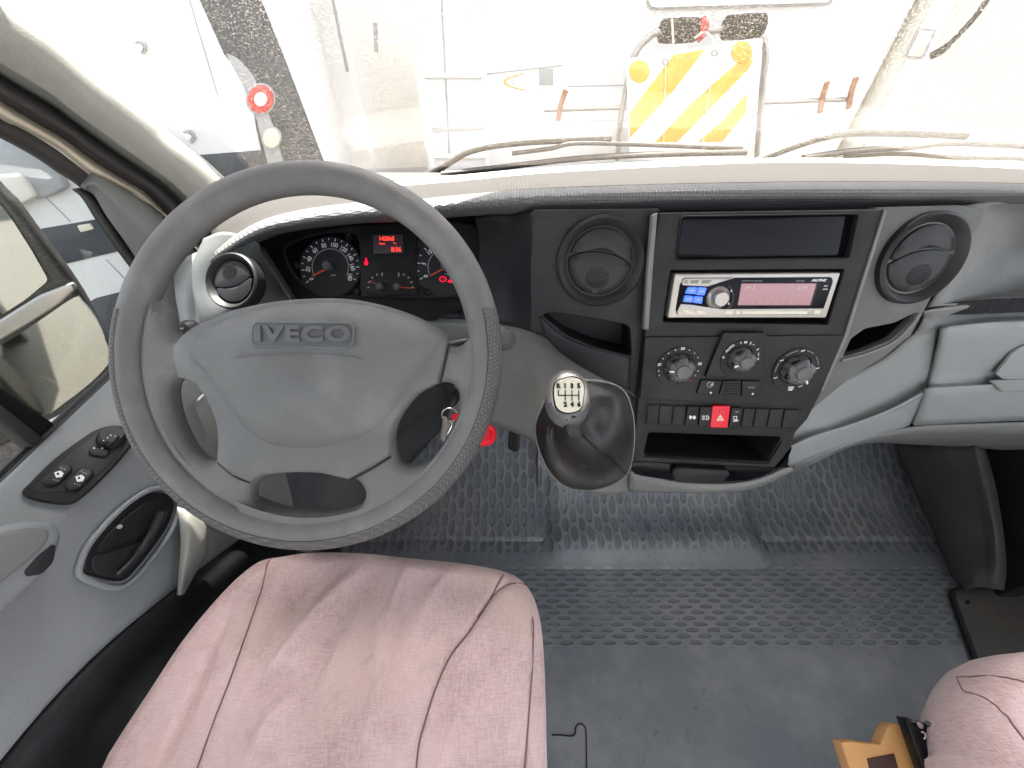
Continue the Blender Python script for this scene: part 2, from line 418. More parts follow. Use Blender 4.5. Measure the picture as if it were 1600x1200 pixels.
# ---- motorhome parked ahead (rear wall at Y = 2)
YM = 2.0
FM = Fr((0, YM, 0), (0, -1, 0))
mh = empty('motorhome', (.5, YM, -1.75), 'white motorhome rear straight ahead, carrying a ladder and faded decals', 'motorhome')
pm = plate('body', FM, rnd([(-.40, -1.35), (1.50, -1.35), (1.50, 1.2), (-.40, 1.2)], .06, 6), 'vanwhite', mh, h=0, depth=4.0, bev=.03, is_px=False, bres=5)
box('bumper', (-.36, YM-.10, -1.32), (1.46, YM-.005, -1.02), 'vanwhite', mh, .03)
for px_ in (655, 752):
    p0 = PY(px_-3 if px_ < 700 else px_-6, 6, YM-.05); X0 = PY(px_+4, 110, YM-.05).x
    tube('ladder_rail', [(X0, YM-.05, .9), (X0, YM-.05, -.62)], .013, 'vanwhite', mh)
for z in (-.215, -.50):
    X0 = PY(659, 110, YM-.05).x; X1 = PY(756, 110, YM-.05).x
    tube('ladder_rung', [(X0, YM-.055, z), (X1, YM-.055, z)], .010, 'vanwhite', mh)
plate('panel_seam', FM, line(690, 0, 702, 240, 3), 'vangrey', mh, h=.002, depth=.003)
plate('rear_window_frame', FM, rnd([(1008, -160), (1300, -170), (1302, 8), (1012, 16)], 12), 'vangrey', mh, h=.012, depth=.014)
plate('rear_window', FM, rnd([(1011, -158), (1297, -168), (1298, 4), (1015, 12)], 10), 'vanwhite', mh, h=.018, depth=.014)
plate('decal', FM, arcband(860, 128, 60, 2.0, 100, 265, ky=.32), 'vangrey', mh, h=.0015, depth=.002)
plate('decal', FM, arcband(835, 128, 46, 5, 110, 250, ky=.28), 'signyellow', mh, h=.003, depth=.002)
plate('decal', FM, line(740, 118, 880, 102, 2), 'vangrey', mh, h=.0045, depth=.002)
plate('badge', FM, [(843, 107), (864, 107), (864, 133), (843, 133)], 'vangrey', mh, h=.006, depth=.004)
plate('decal', FM, line(887, 135, 975, 133, 2), 'vangrey', mh, h=.0015, depth=.002)
plate('decal', FM, line(855, 172, 1000, 167, 2.5), 'vangrey', mh, h=.0015, depth=.002)
plate('panel_seam', FM, line(860, 190, 1340, 178, 1.5), 'vangrey', mh, h=.0015, depth=.002)
plate('number_plate', FM, rnd([(668, 200), (760, 194), (764, 203), (672, 208)], 3), 'vangrey', mh, h=.004, depth=.004)
# the rack with two tube holders, foam grips and clamps
rk = empty('bike_rack', (.7, YM-.12, -.3), 'tubular bike rack on the motorhome rear with dark foam grips', 'bike rack')
YR = YM-.16
rp = [PY(x, y, YR) for x, y in ((965, 250), (968, 200), (976, 150), (990, 90), (1010, 62), (1035, 50), (1110, 48), (1140, 45), (1185, 52), (1196, 80), (1192, 130), (1186, 200), (1182, 250))]
tube('rack_tube', cr(rp, 5, False), .011, 'silver', rk)
for x0, x1, ya, yb in ((1031, 1090, 49, 47), (1130, 1193, 44, 40)):
    a = PY(x0, ya, YR); b = PY(x1, yb, YR)
    tube('foam_grip', [a, a*.95+b*.05, a*.5+b*.5, a*.05+b*.95, b], [.026, .033, .035, .033, .026], 'foam', rk, seg=18)
a = PY(1090, 46, YR); b = PY(1103, 46, YR); tube('end_cap', [a, a*.5+b*.5, b], [.030, .036, .022], 'lampred', rk, seg=14)
a = PY(1050, 30, YR-.037); b = PY(1052, 68, YR-.037); tube('strap', [a, b], .004, 'cream', rk)
tube('arm', [PY(850, 172, YR), PY(1000, 167, YR)], .008, 'silver', rk)
tube('arm', [PY(1190, 160, YR), PY(1325, 155, YR)], .008, 'silver', rk)
for x, y, mt in ((878, 165, 'rust'), (1287, 152, 'rust'), (1332, 145, 'rust')):
    a = PY(x+6, y-24, YR-.01); b = PY(x-2, y, YR-.01); c = PY(x-6, y+24, YR-.01)
    tube('clamp', cr([a, b, c], 4, False), .010, mt, rk)
tube('cord', cr([PY(x, y, YR-.03) for x, y in ((1085, 60), (1100, 50), (1112, 60), (1117, 80))], 5, False), .004, 'cream', rk)
# striped board
YS = YM-.21
FS = Fr((0, YS, 0), (0, -1, 0))
sg = empty('warning_board', PY(1075, 215, YS), 'square white board with yellow diagonal stripes hung on the bike rack', 'sign')
plate('board', FS, rnd([(978, 92), (1193, 58), (1186, 110), (1166, 222), (1160, 256), (984, 250)], 8), 'signwhite', sg, h=0, depth=.004)
for pl in ([(1052, 86), (1102, 77), (1052, 142), (984, 216), (984, 176)],
           [(1150, 100), (1178, 92), (1170, 108), (1090, 190), (1058, 222), (1024, 222), (1082, 160)],
           [(1167, 146), (1166, 176), (1128, 222), (1090, 222), (1128, 190)]):
    plate('stripe', FS, pl, 'signyellow', sg, h=.0015, depth=.0012, bev=.0003)
for x, y in ((999, 112), (1160, 82)): plate('reflector', FS, circ(x, y, 16, 18, 24), 'signyellow', sg, h=.006, depth=.005)
for x, y in ((1040, 97), (1117, 83)): plate('eyelet', FS, arcband(x, y, 4.5, 2.2, 0, 359), 'vangrey', sg, h=.004, depth=.003)
for (x0, y0, x1, y1) in ((1040, 97, 1037, 222), (1117, 83, 1098, 222)):
    tube('string', [PY(x0, y0, YS-.008), PY(x1, y1, YS-.008)], .0018, 'cream', sg, seg=6)

# ---- cream vehicle on the right
cv = empty('camper_van', (2.6, YM, -1.75), 'cream camper body on the right with a small square flap', 'camper')
FC = Fr((0, YM-.05, 0), (0, -1, 0))
plate('body', FC, rnd([(1.52, -1.3), (5.2, -1.3), (5.2, 1.3), (1.52, 1.3)], .05, 6), 'vanwhite2', cv, depth=3, bev=.03, is_px=False, bres=4)
plate('corner_trim', FC, [(1492, -60), (1520, -60), (1392, 232), (1350, 232)], 'vanwhite', cv, h=.012, depth=.012)
plate('flap', FC, rnd([(1437, 43), (1464, 46), (1443, 93), (1414, 90)], 2), 'vangrey', cv, h=.02, depth=.01)
plate('flap', FC, rnd([(1438, 48), (1459, 50), (1440, 89), (1419, 87)], 2), 'vanwhite2', cv, h=.023, depth=.004)
tube('cable', cr([PY(x, y, YM-.12) for x, y in ((1456, 87), (1475, 76), (1500, 52), (1530, 18), (1560, -30))], 6, False), [.013]*8+[.009]*17, 'wiper', cv)
# ---- left neighbour: white coach-built rear with a dark glazed column and round lamps
FL = Fr((-.8, 1.8, 0), (.22, -1, 0))
lv = empty('white_coach', (-1.6, 1.7, -1.75), 'white coach end on the left with a dark glazed corner and round lamps', 'coach')
plate('body', FL, rnd([(-4.2, -1.35), (.07, -1.35), (.07, 1.4), (-4.2, 1.4)], .05, 6), 'vanwhite', lv, depth=2.6, bev=.03, is_px=False, bres=4)
plate('dark_glass', FL, [(285, -60), (392, -60), (408, 0), (452, 110), (506, 252), (440, 280), (414, 262), (400, 200), (390, 130), (350, 85), (312, 0)], 'darkband', lv, h=.004, depth=.005)
plate('lamp_panel', FL, rnd([(352, 82), (372, 92), (396, 118), (430, 205), (445, 260), (420, 262), (402, 190), (378, 130)], 5), 'vangrey', lv, h=.010, depth=.006)
for x, y, r, mt in ((407, 155, 20, 'lampred'), (424, 216, 13, 'cream')):
    plate('lamp', FL, circ(x, y, r+3, r+5), 'vangrey', lv, h=.016, depth=.01)
    plate('lamp', FL, circ(x, y, r, r+2), mt, lv, h=.022, depth=.01)
plate('lamp', FL, circ(407, 155, 10, 11), 'vanwhite', lv, h=.025, depth=.005)
plate('panel_seam', FL, line(293, -10, 341, 152, 2), 'vangrey', lv, h=.0015, depth=.002)
plate('lower_skirt', FL, [(300, 243), (418, 234), (440, 300), (330, 330)], 'darkband', lv, h=.003, depth=.004)
for x, y in ((217, 75), (293, 215)):
    plate('hinge', FL, arcband(x, y, 10, 3, -60, 130, 12), 'vangrey', lv, h=.010, depth=.01); plate('hinge', FL, circ(x, y, 6, 6, 16), 'vanwhite', lv, h=.013, depth=.012)
for pl in ([(-60, 372), (45, 361), (156, 342), (196, 390), (100, 413), (-60, 440)], [(120, 482), (150, 466), (218, 449), (260, 560), (120, 560)]):
    plate('dark_window', FL, pl, 'darkband', lv, h=.004, depth=.005)
plate('panel_seam', FL, line(68, 305, 110, 346, 1.6), 'vangrey', lv, h=.0015, depth=.002)
plate('panel_seam', FL, line(165, 405, 203, 444, 1.6), 'vangrey', lv, h=.0015, depth=.002)
plate('handle', FL, rnd([(120, 353), (140, 350), (146, 358), (126, 363)], 2), 'cream', lv, h=.012, depth=.01)
plate('wing_panel', FL, cr([(-40, 235), (30, 215), (70, 238), (100, 285), (98, 298), (60, 312), (20, 300), (-40, 330)], 4), 'vangrey', lv, h=.03, depth=.03, bev=.01)
plate('wing_lamp', FL, cr([(-30, 282), (10, 274), (30, 276), (52, 302), (50, 312), (20, 325), (-30, 345)], 4), 'vanwhite2', lv, h=.05, depth=.03, bev=.01)
# ---- narrow white cab between the two, and one further back
nv_ = empty('white_truck', (-.62, 2.3, -1.75), 'narrow white truck body between the coach and the motorhome', 'truck')
FN = Fr((-.7, 2.2, 0), (0, -1, 0))
plate('body', FN, rnd([(-.52, -1.3), (.0, -1.3), (.0, 1.3), (-.52, 1.3)], .03, 4), 'vanwhite', nv_, depth=2.0, bev=.02, is_px=False, bres=4)
plate('door_edge', FN, line(520, 0, 543, 112, 4), 'vangrey', nv_, h=.004, depth=.004)
plate('lamp', FN, circ(433, 12, 6, 12, 20), 'rust', nv_, h=.01, depth=.01)
tube('mirror_stay', [PY(586, 34, 2.15), PY(588, 82, 2.15)], .009, 'vangrey', nv_)
fv = empty('white_van', (-1.1, 5.2, -1.75), 'distant white van seen through the gap between the parked bodies', 'van')
FV = Fr((-1.2, 4.9, 0), (.15, -1, 0))
plate('body', FV, rnd([(-1.3, -.78), (.95, -.78), (.95, 1.3), (-1.3, 1.3)], .1, 6), 'vanwhite', fv, depth=2.0, bev=.05, is_px=False, bres=4)
plate('bumper', FV, [(592, 200), (628, 170), (630, 178), (600, 208)], 'vangrey', fv, h=.02, depth=.02)
kb = box('kerb_stone', (-2.4, 5.1, -1.75), (-.9, 5.3, -1.63), 'vanwhite2', None, .02, Matrix.Rotation(R(24), 4, 'Z')); tag(kb, 'pale kerb stone on the brown ground seen past the steering wheel', 'kerb')

# ================================================================== OWN VAN: shell
rf = empty('cab_roof', (.3, 0, .47), 'pale headliner roof above the cab', 'roof')
box('roof_lining', (-.8, -.85, .46), (1.5, .90, .50), 'headliner', rf, .01)
box('roof_lining', (-.8, -3.2, .46), (1.5, -2.7, .50), 'headliner', rf, .01)
box('rear_partition', (-.8, -3.2, -1.1), (1.5, -3.15, .46), 'headliner', rf, .01)
box('side_wall', (1.45, -3.2, -1.1), (1.5, -1.1, .1), 'headliner', rf, .01)
# windscreen: curved sheet, foot on the scuttle, leaning back
sc_rows = []
for z, yo in ((.42, -.42), (.22, -.27), (0, -.10), (-.16, .04), (-.30, .16)):
    sc_rows.append([V((x, .84+yo+.10*(1-((x-.3)/1.05)**2), z)) for x in (-.72, -.45, -.1, .3, .7, 1.1, 1.4)])
scr = loft('windscreen', sc_rows, 'screen', None, 6, 4, 0, 180); tag(scr, 'dusty curved windscreen above the dashboard', 'windscreen')
# scuttle (white sill under the glass)
scu = loft('scuttle_panel', [[PY(x, y, 1.02) for x, y in ((540, 292), (580, 287), (640, 281), (800, 266), (1000, 253), (1200, 247), (1400, 249), (1620, 257), (1900, 270))],
     [PY(x, y, .955) for x, y in ((540, 302), (580, 297), (640, 291), (800, 275), (1000, 262), (1200, 254), (1400, 256), (1620, 265), (1900, 282))]], 'vanwhite', None, 6, 3, .004, up=True)
tag(scu, 'white painted sill at the foot of the windscreen', 'sill')
def wiper(pts, pts2, pts3, label):
    r = empty('windscreen_wiper', PY(*pts[0], 1.12), label, 'wiper', 'wipers at the foot of the windscreen')
    tube('wiper_arm', cr([PY(x, y, 1.11) for x, y in pts], 5, False), .011, 'wiper', r, flat=.6)
    tube('blade', cr([PY(x, y, 1.13) for x, y in pts2], 5, False), .008, 'wiper', r)
    tube('blade_frame', cr([PY(x, y, 1.12) for x, y in pts3], 5, False), .005, 'wiper', r)
wiper([(690, 272), (780, 262), (880, 250), (960, 244), (1060, 240), (1165, 238)],
      [(650, 281), (690, 262), (735, 236), (800, 224), (880, 219), (955, 216)],
      [(800, 240), (860, 232), (900, 224), (1000, 226), (1100, 230), (1160, 232)], 'brown dusty wiper at the left, blade rising from the scuttle')
wiper([(1255, 247), (1330, 236), (1420, 230), (1480, 224), (1560, 226), (1660, 232)],
      [(1180, 252), (1250, 226), (1310, 210), (1370, 208), (1450, 210), (1510, 213)],
      [(1320, 244), (1400, 240), (1480, 245), (1540, 247), (1600, 248), (1660, 250)], 'dark wiper at the right with its arm running out of the picture')
# ---- A pillar
pl_ = empty('windscreen_pillar', PX(150, 160, -.62), 'grey green trimmed windscreen pillar at the upper left', 'pillar')
Wp = [(-90, -95), (18, 0), (75, 42), (140, 100), (200, 145), (240, 178), (262, 205), (312, 242), (362, 287), (420, 338)]
Tp = [(-110, 45), (0, 118), (75, 162), (100, 180), (150, 217), (200, 252), (235, 275), (262, 295), (300, 331), (345, 372)]
Sp = [(-110, 82), (0, 157), (36, 180), (100, 217), (130, 239), (160, 260), (200, 285), (230, 304), (280, 354), (330, 400)]
Bp = [(-110, 110), (0, 186), (45, 208), (90, 234), (115, 254), (138, 272), (175, 288), (220, 313), (272, 352), (320, 405)]
def mixp(a, b, t): return [(p[0]*(1-t)+q[0]*t, p[1]*(1-t)+q[1]*t) for p, q in zip(a, b)]
rows = [[PX(x, y, -.665)*1.03 for x, y in Wp], [PX(x, y, -.605) for x, y in mixp(Wp, Tp, .12)], [PX(x, y, -.592) for x, y in mixp(Wp, Tp, .45)],
        [PX(x, y, -.602) for x, y in mixp(Wp, Tp, .80)], [PX(x, y, -.61) for x, y in mixp(Wp, Tp, .87)], [PX(x, y, -.64) for x, y in Tp]]
loft('pillar_trim', rows, 'trim', pl_, 5, 4, .004)
rows = [[PX(x, y, -.642) for x, y in Tp], [PX(x, y, -.622) for x, y in mixp(Tp, Sp, .4)], [PX(x, y, -.626) for x, y in mixp(Tp, Sp, .75)], [PX(x, y, -.65) for x, y in Sp]]
loft('rubber_seal', rows, 'seal', pl_, 5, 4, .003)
# ================================================================== DRIVER DOOR
dr = empty('driver_door', (-.6, .2, -.95), 'grey driver door with window, switch panel and black handle bowl', 'door')
rows = [[PX(x, y, -.655) for x, y in Sp], [PX(x, y, -.640) for x, y in mixp(Sp, Bp, .5)], [PX(x, y, -.66) for x, y in Bp]]
loft('painted_frame', rows, 'beige', dr, 5, 4, .003)
Gp = [(-110, 160), (0, 216), (25, 229), (50, 243), (70, 256), (90, 270), (110, 282), (128, 296)]
Bq = [(-110, 108), (0, 185), (25, 197), (45, 207), (70, 222), (92, 236), (115, 254), (140, 274)]
rows = [[PX(x, y, -.655) for x, y in Bq], [PX(x, y, -.645) for x, y in mixp(Bq, Gp, .3)], [PX(x, y, -.655) for x, y in mixp(Bq, Gp, .85)], [PX(x, y, -.68) for x, y in Gp]]
loft('window_frame', rows, 'seal', dr, 5, 4, .003)
# corner quarter trim
qo = [(126, 290), (138, 273), (160, 272), (220, 311), (274, 350), (318, 420), (345, 500), (350, 560)]
qi = [(130, 296), (140, 300), (150, 310), (168, 340), (200, 384), (236, 440), (270, 497), (290, 545)]
loft('corner_trim', [[PX(x, y, -.650) for x, y in qo], [PX(x, y, -.640) for x, y in mixp(qo, qi, .25)], [PX(x, y, -.628) for x, y in mixp(qo, qi, .55)], [PX(x, y, -.645) for x, y in qi]], 'mid', dr, 5, 4, .003)
FQ = Fr(PX(245, 342, -.640), (1, -.25, .1), (0, 1, 0))
tube('screw_cap', [FQ.P(x, y, .002) for x, y in arcband(247, 341, 9, .1, -70, 110, 10)[:11]], .0006, 'black', dr, seg=6)
qg = [(112, 296), (128, 310), (150, 345), (186, 396), (222, 444), (258, 500), (274, 545), (276, 570)]
loft('glass_channel', [[PX(x, y, -.648) for x, y in qi], [PX(x, y, -.652) for x, y in mixp(qi, qg, .5)], [PX(x, y, -.672) for x, y in qg]], 'black', dr, 5, 3, .003)
# window glass
gl = mesh('window_glass', [(-.672, -.6, -.44), (-.672, .80, -.44), (-.668, .80, -.1), (-.66, .60, .12), (-.655, .35, .40), (-.655, -.6, .40)], [(0, 1, 2, 3, 4, 5)], 'sideglass', dr)
# vertical divider post
FP = Fr((-.664, .33, 0), (1, 0, 0), (0, 1, 0))
plate('window_divider', FP, [(-40, 560), (0, 602), (122, 686), (112, 706), (76, 722), (0, 656), (-60, 610)], 'black', dr, h=.012, depth=.02, bev=.004)
plate('window_divider', FP, [(0, 628), (90, 700), (76, 716), (0, 656), (-60, 610), (-60, 590)], 'seal', dr, h=.018, depth=.02, bev=.005)
# belt weatherstrip
tube('weatherstrip', [(-.656, -.6, -.436), (-.656, .75, -.436)], .009, 'black', dr)
tube('weatherstrip', [(-.643, -.6, -.433), (-.643, .75, -.433)], .006, 'seal', dr)
ys = [-.6, -.3, -.1, 0, .1, .2, .3, .38, .50, .62, .75]
zb = [-.56, -.56, -.565, -.574, -.605, -.668, -.74, -.80, -.85, -.88, -.9]
prof = [(-.655, lambda i: -.434), (-.637, lambda i: -.427), (-.625, lambda i: -.430), (-.598, lambda i: -.452), (-.582, lambda i: -.466), (-.574, lambda i: -.482), (-.566, lambda i: -.54)]
rows = [[V((x, y, z(i))) for i, y in enumerate(ys)] for x, z in prof]
rows.append([V((-.556, y, (zb[i]-.54)/2)) for i, y in enumerate(ys)])
rows.append([V((-.547, y, zb[i])) for i, y in enumerate(ys)])
rows.append([V((-.562, y, zb[i]-.004)) for i, y in enumerate(ys)])
loft('door_panel', rows, 'doorg', dr, 4, 4, .004)
loft('lower_pocket', [[V((x, y, zb[i]+dz)) for i, y in enumerate(ys)] for x, dz in ((-.556, -.003), (-.538, -.02), (-.530, -.08), (-.55, -.30), (-.58, -.5))], 'darker', dr, 3, 3, .004)
# switch panel
FW = Fr((-.598, .3, -.452), (.62, 0, .78), (0, 1, 0))
FWd = Fr((-.598, .3, -.4485), (.62, 0, .78), (0, 1, 0))
sw = plate('switch_panel', FWd, rnd(cr([(34, 771), (48, 752), (84, 717), (120, 690), (152, 670), (184, 664), (203, 674), (207, 690), (198, 705), (165, 742), (130, 774), (108, 786), (70, 783)], 3), 4), 'darker', dr, h=.006, depth=.008, bev=.002)
plate('inset', FWd, cr([(52, 766), (84, 730), (120, 700), (155, 678), (184, 672), (198, 682), (194, 698), (160, 735), (118, 766), (88, 768)], 3), 'vent', sw, h=.0068, depth=.002)
def rocker(p, icon=True):
    c = (sum(a[0] for a in p)/len(p), sum(a[1] for a in p)/len(p))
    pb = plate('window_switch', FWd, rnd(p, 7), 'vent', sw, h=.0125, depth=.008, bev=.003, bres=3)
    plate('symbol', FWd, rnd([(c[0]-7, c[1]-3), (c[0]+3, c[1]-6), (c[0]+8, c[1]-2), (c[0]+5, c[1]+4), (c[0]-4, c[1]+5)], 1), 'white', pb, h=.0131, depth=.001, bev=.0001)
    plate('symbol', FWd, circ(c[0]-1, c[1]-1, 2.2, 2, 10), 'vent', pb, h=.0134, depth=.001, bev=.0001)
    for dx, dy in ((-8, 8), (-4, 9), (0, 10), (6, -9), (10, -8), (3, -11)): plate('grip_dot', FWd, circ(c[0]+dx, c[1]+dy, 1, 1, 6), 'dimprint', pb, h=.0129, depth=.001, bev=.0001)
rocker([(66, 750), (95, 724), (112, 726), (114, 733), (90, 757), (72, 757)])
rocker([(99, 757), (124, 730), (145, 732), (148, 740), (125, 762), (106, 765)])
a = FWd.px(174, 689); lathe('mirror_knob', FWd, a[0], a[1], [(0, .022), (.012, .022), (.0145, .019), (.016, .006), (.016, 0)], 'vent', sw, is_px=False)
plate('mirror_knob_bar', FWd, [(166, 697), (184, 679), (187, 681), (169, 699)], 'black', sw, h=.025, depth=.004)
for x, y in ((168, 686), (173, 682), (180, 683), (162, 690)): plate('symbol', FWd, circ(x, y-2, 1.1, 1.1, 8), 'white', sw, h=.0225, depth=.001, bev=.0001)
plate('mirror_fold_switch', FWd, rnd([(137, 703), (145, 697), (170, 702), (171, 708), (164, 713), (140, 709)], 3), 'vent', sw, h=.011, depth=.006, bev=.002)
for x in (147, 160): plate('symbol', FWd, circ(x, 700, 1.4, 1.2, 8), 'white', sw, h=.0115, depth=.001, bev=.0001)
# handle bowl
FH = Fr((-.560, .2, -.56), (1, 0, .12), (0, 1, 0))
hb = plate('handle_bowl', FH, cr([(132, 882), (142, 858), (170, 825), (200, 795), (235, 772), (262, 772), (273, 786), (266, 815), (245, 850), (215, 888), (196, 906), (175, 907), (150, 900), (134, 894)], 4), 'black', dr, h=.004, depth=.006, bev=.002)
plate('recess', FH, cr([(160, 846), (190, 815), (225, 788), (252, 780), (258, 800), (238, 820), (215, 842), (185, 850), (162, 862), (152, 860)], 4), 'hole', hb, h=.0046, depth=.002)
plate('lever_surface', FH, cr([(146, 872), (175, 862), (215, 850), (235, 838), (240, 845), (222, 872), (195, 900), (175, 901), (150, 895)], 4), 'vent', hb, h=.0052, depth=.003)
tube('release_lever', cr([FH.P(x, y, .014) for x, y in ((183, 900), (205, 878), (228, 848), (246, 818), (252, 800))], 5, False), [.004]*8+[.006]*6+[.0075]*7, 'vent', hb)
tube('lock_pin', [FH.P(187, 823, .004), FH.P(187, 823, .012)], .003, 'silver', hb)
# surround ring of the bowl in grey
tube('bowl_rim', cr([FH.P(x, y, .001) for x, y in [(124, 886), (138, 852), (168, 816), (200, 786), (238, 764), (268, 766), (280, 786), (272, 820), (250, 856), (218, 896), (196, 915), (172, 918), (146, 910), (126, 900)]], 4), .004, 'doorg', dr, closed=True)
# arm rest at far left
FA = Fr((-.553, .1, -.55), (1, 0, .35), (0, 1, 0))
ar = plate('armrest', FA, cr([(-60, 835), (0, 822), (50, 812), (88, 815), (101, 832), (98, 852), (80, 890), (40, 930), (0, 962), (-60, 1000)], 4), 'doorg', dr, h=.035, depth=.034, bev=.012, bres=5)
plate('pull_recess', FA, rnd([(38, 893), (60, 868), (82, 850), (88, 852), (84, 878), (66, 897), (42, 901)], 6), 'vent', ar, h=.0365, depth=.003)
plate('armrest_pad', FA, cr([(-60, 850), (0, 836), (48, 826), (70, 826), (78, 836), (66, 856), (30, 888), (-60, 950)], 4), 'mid', ar, h=.039, depth=.006, bev=.003)

# ---- wing mirror outside the door
FMi = Fr(PX(90, 540, -.95), (.428, -.89, .12))
wm = empty('wing_mirror', FMi.P(150, 600, -.1), 'black wing mirror with two glasses outside the driver window', 'mirror')
plate('housing', FMi, cr([(-160, 180), (-60, 240), (0, 300), (22, 322), (65, 380), (105, 432), (140, 488), (168, 545), (184, 582), (178, 596), (150, 620), (90, 662), (20, 690), (-160, 720)], 4), 'mirrorblk', wm, h=0, depth=.035, bev=.010, bres=4)
plate('main_glass', FMi, rnd([(-160, 270), (0, 318), (20, 345), (50, 392), (76, 438), (40, 468), (0, 494), (-160, 560)], 8), 'mirror', wm, h=.004, depth=.004, bev=.0001, bres=0, smooth=1)
plate('divider_band', FMi, rnd([(-160, 575), (0, 500), (60, 462), (112, 442), (119, 452), (95, 474), (50, 503), (0, 532), (-160, 600)], 4), 'silver', wm, h=.012, depth=.012, bev=.004)
plate('wide_glass', FMi, cr([(-160, 625), (0, 540), (60, 502), (115, 465), (128, 470), (150, 498), (168, 540), (172, 562), (150, 590), (100, 630), (50, 655), (-160, 700)], 3), 'mirror', wm, h=.004, depth=.004, bev=.0001, bres=0, smooth=1)
plate('lower_rim', FMi, cr([(186, 572), (190, 592), (150, 630), (100, 662), (60, 682), (60, 668), (100, 646), (150, 606), (176, 578)], 3), 'vanwhite', wm, h=.010, depth=.03, bev=.005)
pk_ = empty('parked_van', (-3.2, -4, -1.75), 'dark green van parked beside the camper, seen in the wing mirror', 'van')
box('body', (-3.6, -7, -1.45), (-1.5, -2.2, .3), 'greenvan', pk_, .12)
box('side_window', (-1.506, -4.5, -.5), (-1.494, -2.6, .05), 'gloss', pk_, .0)
for yy in (-5.9, -3.0): tube('wheel', [(-1.7, yy, -1.42), (-1.47, yy, -1.42)], .33, 'black', pk_, seg=28)
# own body side (reflected in the mirror)
vs_ = empty('van_side', (-.75, -2.5, -1.35), 'cream side of the camper seen in the wing mirror behind the driver', 'van side')
box('side_panel', (-.80, -4.5, -1.35), (-.70, -.62, .6), 'vanwhite2', vs_, .02)
box('side_window', (-.806, -3.2, -.35), (-.795, -1.2, .25), 'darkband', vs_)
box('skirt', (-.81, -4.5, -1.35), (-.795, -.62, -1.0), 'darkband', vs_)

# ================================================================== DASHBOARD
db = empty('dashboard', (.2, .5, -.5), 'wide grey and black dashboard with round air vents', 'dashboard')
xs = [330, 400, 470, 560, 640, 735, 835, 1000, 1200, 1400, 1600, 1850]
def Yl(x):     # distance of the lip along the dash
    return .50 if x >= 835 else .50 + .07*min(1, (835-x)/300.0)
far = [(330, 330), (400, 312), (470, 303), (560, 296), (640, 289), (735, 281), (835, 271), (1000, 262), (1200, 254), (1400, 256), (1600, 264), (1850, 280)]
ltp = [(330, 392), (400, 348), (470, 328), (560, 316), (640, 312), (735, 303), (835, 295), (1000, 289), (1200, 285), (1400, 284), (1600, 287), (1850, 296)]
lfr = [(330, 404), (400, 362), (470, 345), (560, 334), (640, 328), (735, 318), (835, 310), (1000, 304), (1200, 300), (1400, 299), (1600, 301), (1850, 306)]
lbt = [(330, 410), (400, 370), (470, 352), (560, 341), (640, 336), (735, 328), (835, 322), (1000, 317), (1200, 313), (1400, 312), (1600, 308), (1850, 310)]
und = [(330, 420), (400, 378), (470, 360), (560, 350), (640, 346), (735, 338), (835, 334), (1000, 331), (1200, 329), (1400, 325), (1600, 318), (1850, 318)]
fy = lambda pts, dy: [PY(x, y, Yl(x)+dy) for x, y in pts]
fe = [PY(x, y, .945) for x, y in far]
loft('sun_leak_blocker', [[V((p.x*1.08, .941, -1.04)) for p in fe], [V((p.x*1.01, .941, p.z-.004)) for p in fe]], 'darker', db, 6, 1, .002, lin=True)  # unseen sheet added under the pad to stop sun leaking into the footwell
top_rows = [fe, [PY(x, y, .75) for x, y in mixp(far, ltp, .42)], [PY(x, y, Yl(x)+.09) for x, y in mixp(far, ltp, .85)], fy(ltp, .02)]
loft('top_pad', top_rows, 'dashtop', db, 6, 5, .006, up=True)
loft('soft_lip', [fy(ltp, .02), fy(mixp(ltp, lfr, .5), .004), fy(lfr, -.004), fy(lbt, 0), fy(und, .03)], 'lip', db, 6, 4, .004)

FCO = Fr(PT(1180, 463, .50), (0, -math.cos(R(20)), math.sin(R(20))))     # console plane
FF = FCO.sh(-.014)                                                       # fascia plane, 14 mm deeper
# black fascia between the cluster and the console, with the open pocket
pocket = rnd([(846, 492), (858, 488), (900, 493), (975, 506), (985, 512), (987, 557), (930, 543), (885, 524)], 6)
fl = plate('fascia', FF, [(834, 328), (1030, 326), (1012, 500), (1006, 628), (985, 614), (945, 582), (900, 552), (860, 528), (829, 516), (829, 420)], 'dark', db, h=0, depth=.012, bev=.0012, holes=[pocket])
liner(FF.sh(-.004), pocket, .05, 'pocket_liner', 'hole', db)
loft('pocket_lip', [[FF.P(x, y, h) for x, y in pts] for pts, h in (([(845, 494), (868, 516), (896, 532), (935, 546), (987, 560)], .000), ([(845, 497), (868, 520), (896, 537), (935, 551), (987, 565)], .005), ([(850, 520), (870, 545), (900, 566), (940, 588), (985, 606)], .004), ([(855, 530), (875, 548), (905, 570), (945, 592), (985, 612)], 0))], 'dark', db, 5, 3, .002)
# curved cowl running from the fascia left and back round the cluster
loft('cluster_cowl', [[PY(x, y, d) for x, y, d in ((742, 340, .60), (770, 337, .565), (800, 334, .54))]+[FF.P(835, 331, 0)],
      [PY(748, 385, .61), PY(775, 388, .58), PY(803, 390, .535), FF.P(835, 390)],
      [PY(740, 445, .60), PY(772, 448, .56), PY(803, 450, .52), FF.P(835, 450)],
      [PY(715, 498, .55), PY(752, 503, .52), PY(797, 509, .49), FF.P(834, 519)]], 'dark', db, 6, 6, .004)
loft('cluster_sill', [[PY(x, y, d) for x, y, d in ((470, 462, .62), (560, 466, .62), (650, 466, .62), (745, 462, .60))], [PY(x, y, d) for x, y, d in ((470, 490, .585), (560, 484, .585), (650, 494, .575), (730, 500, .55))]], 'darker', db, 6, 3, .004)
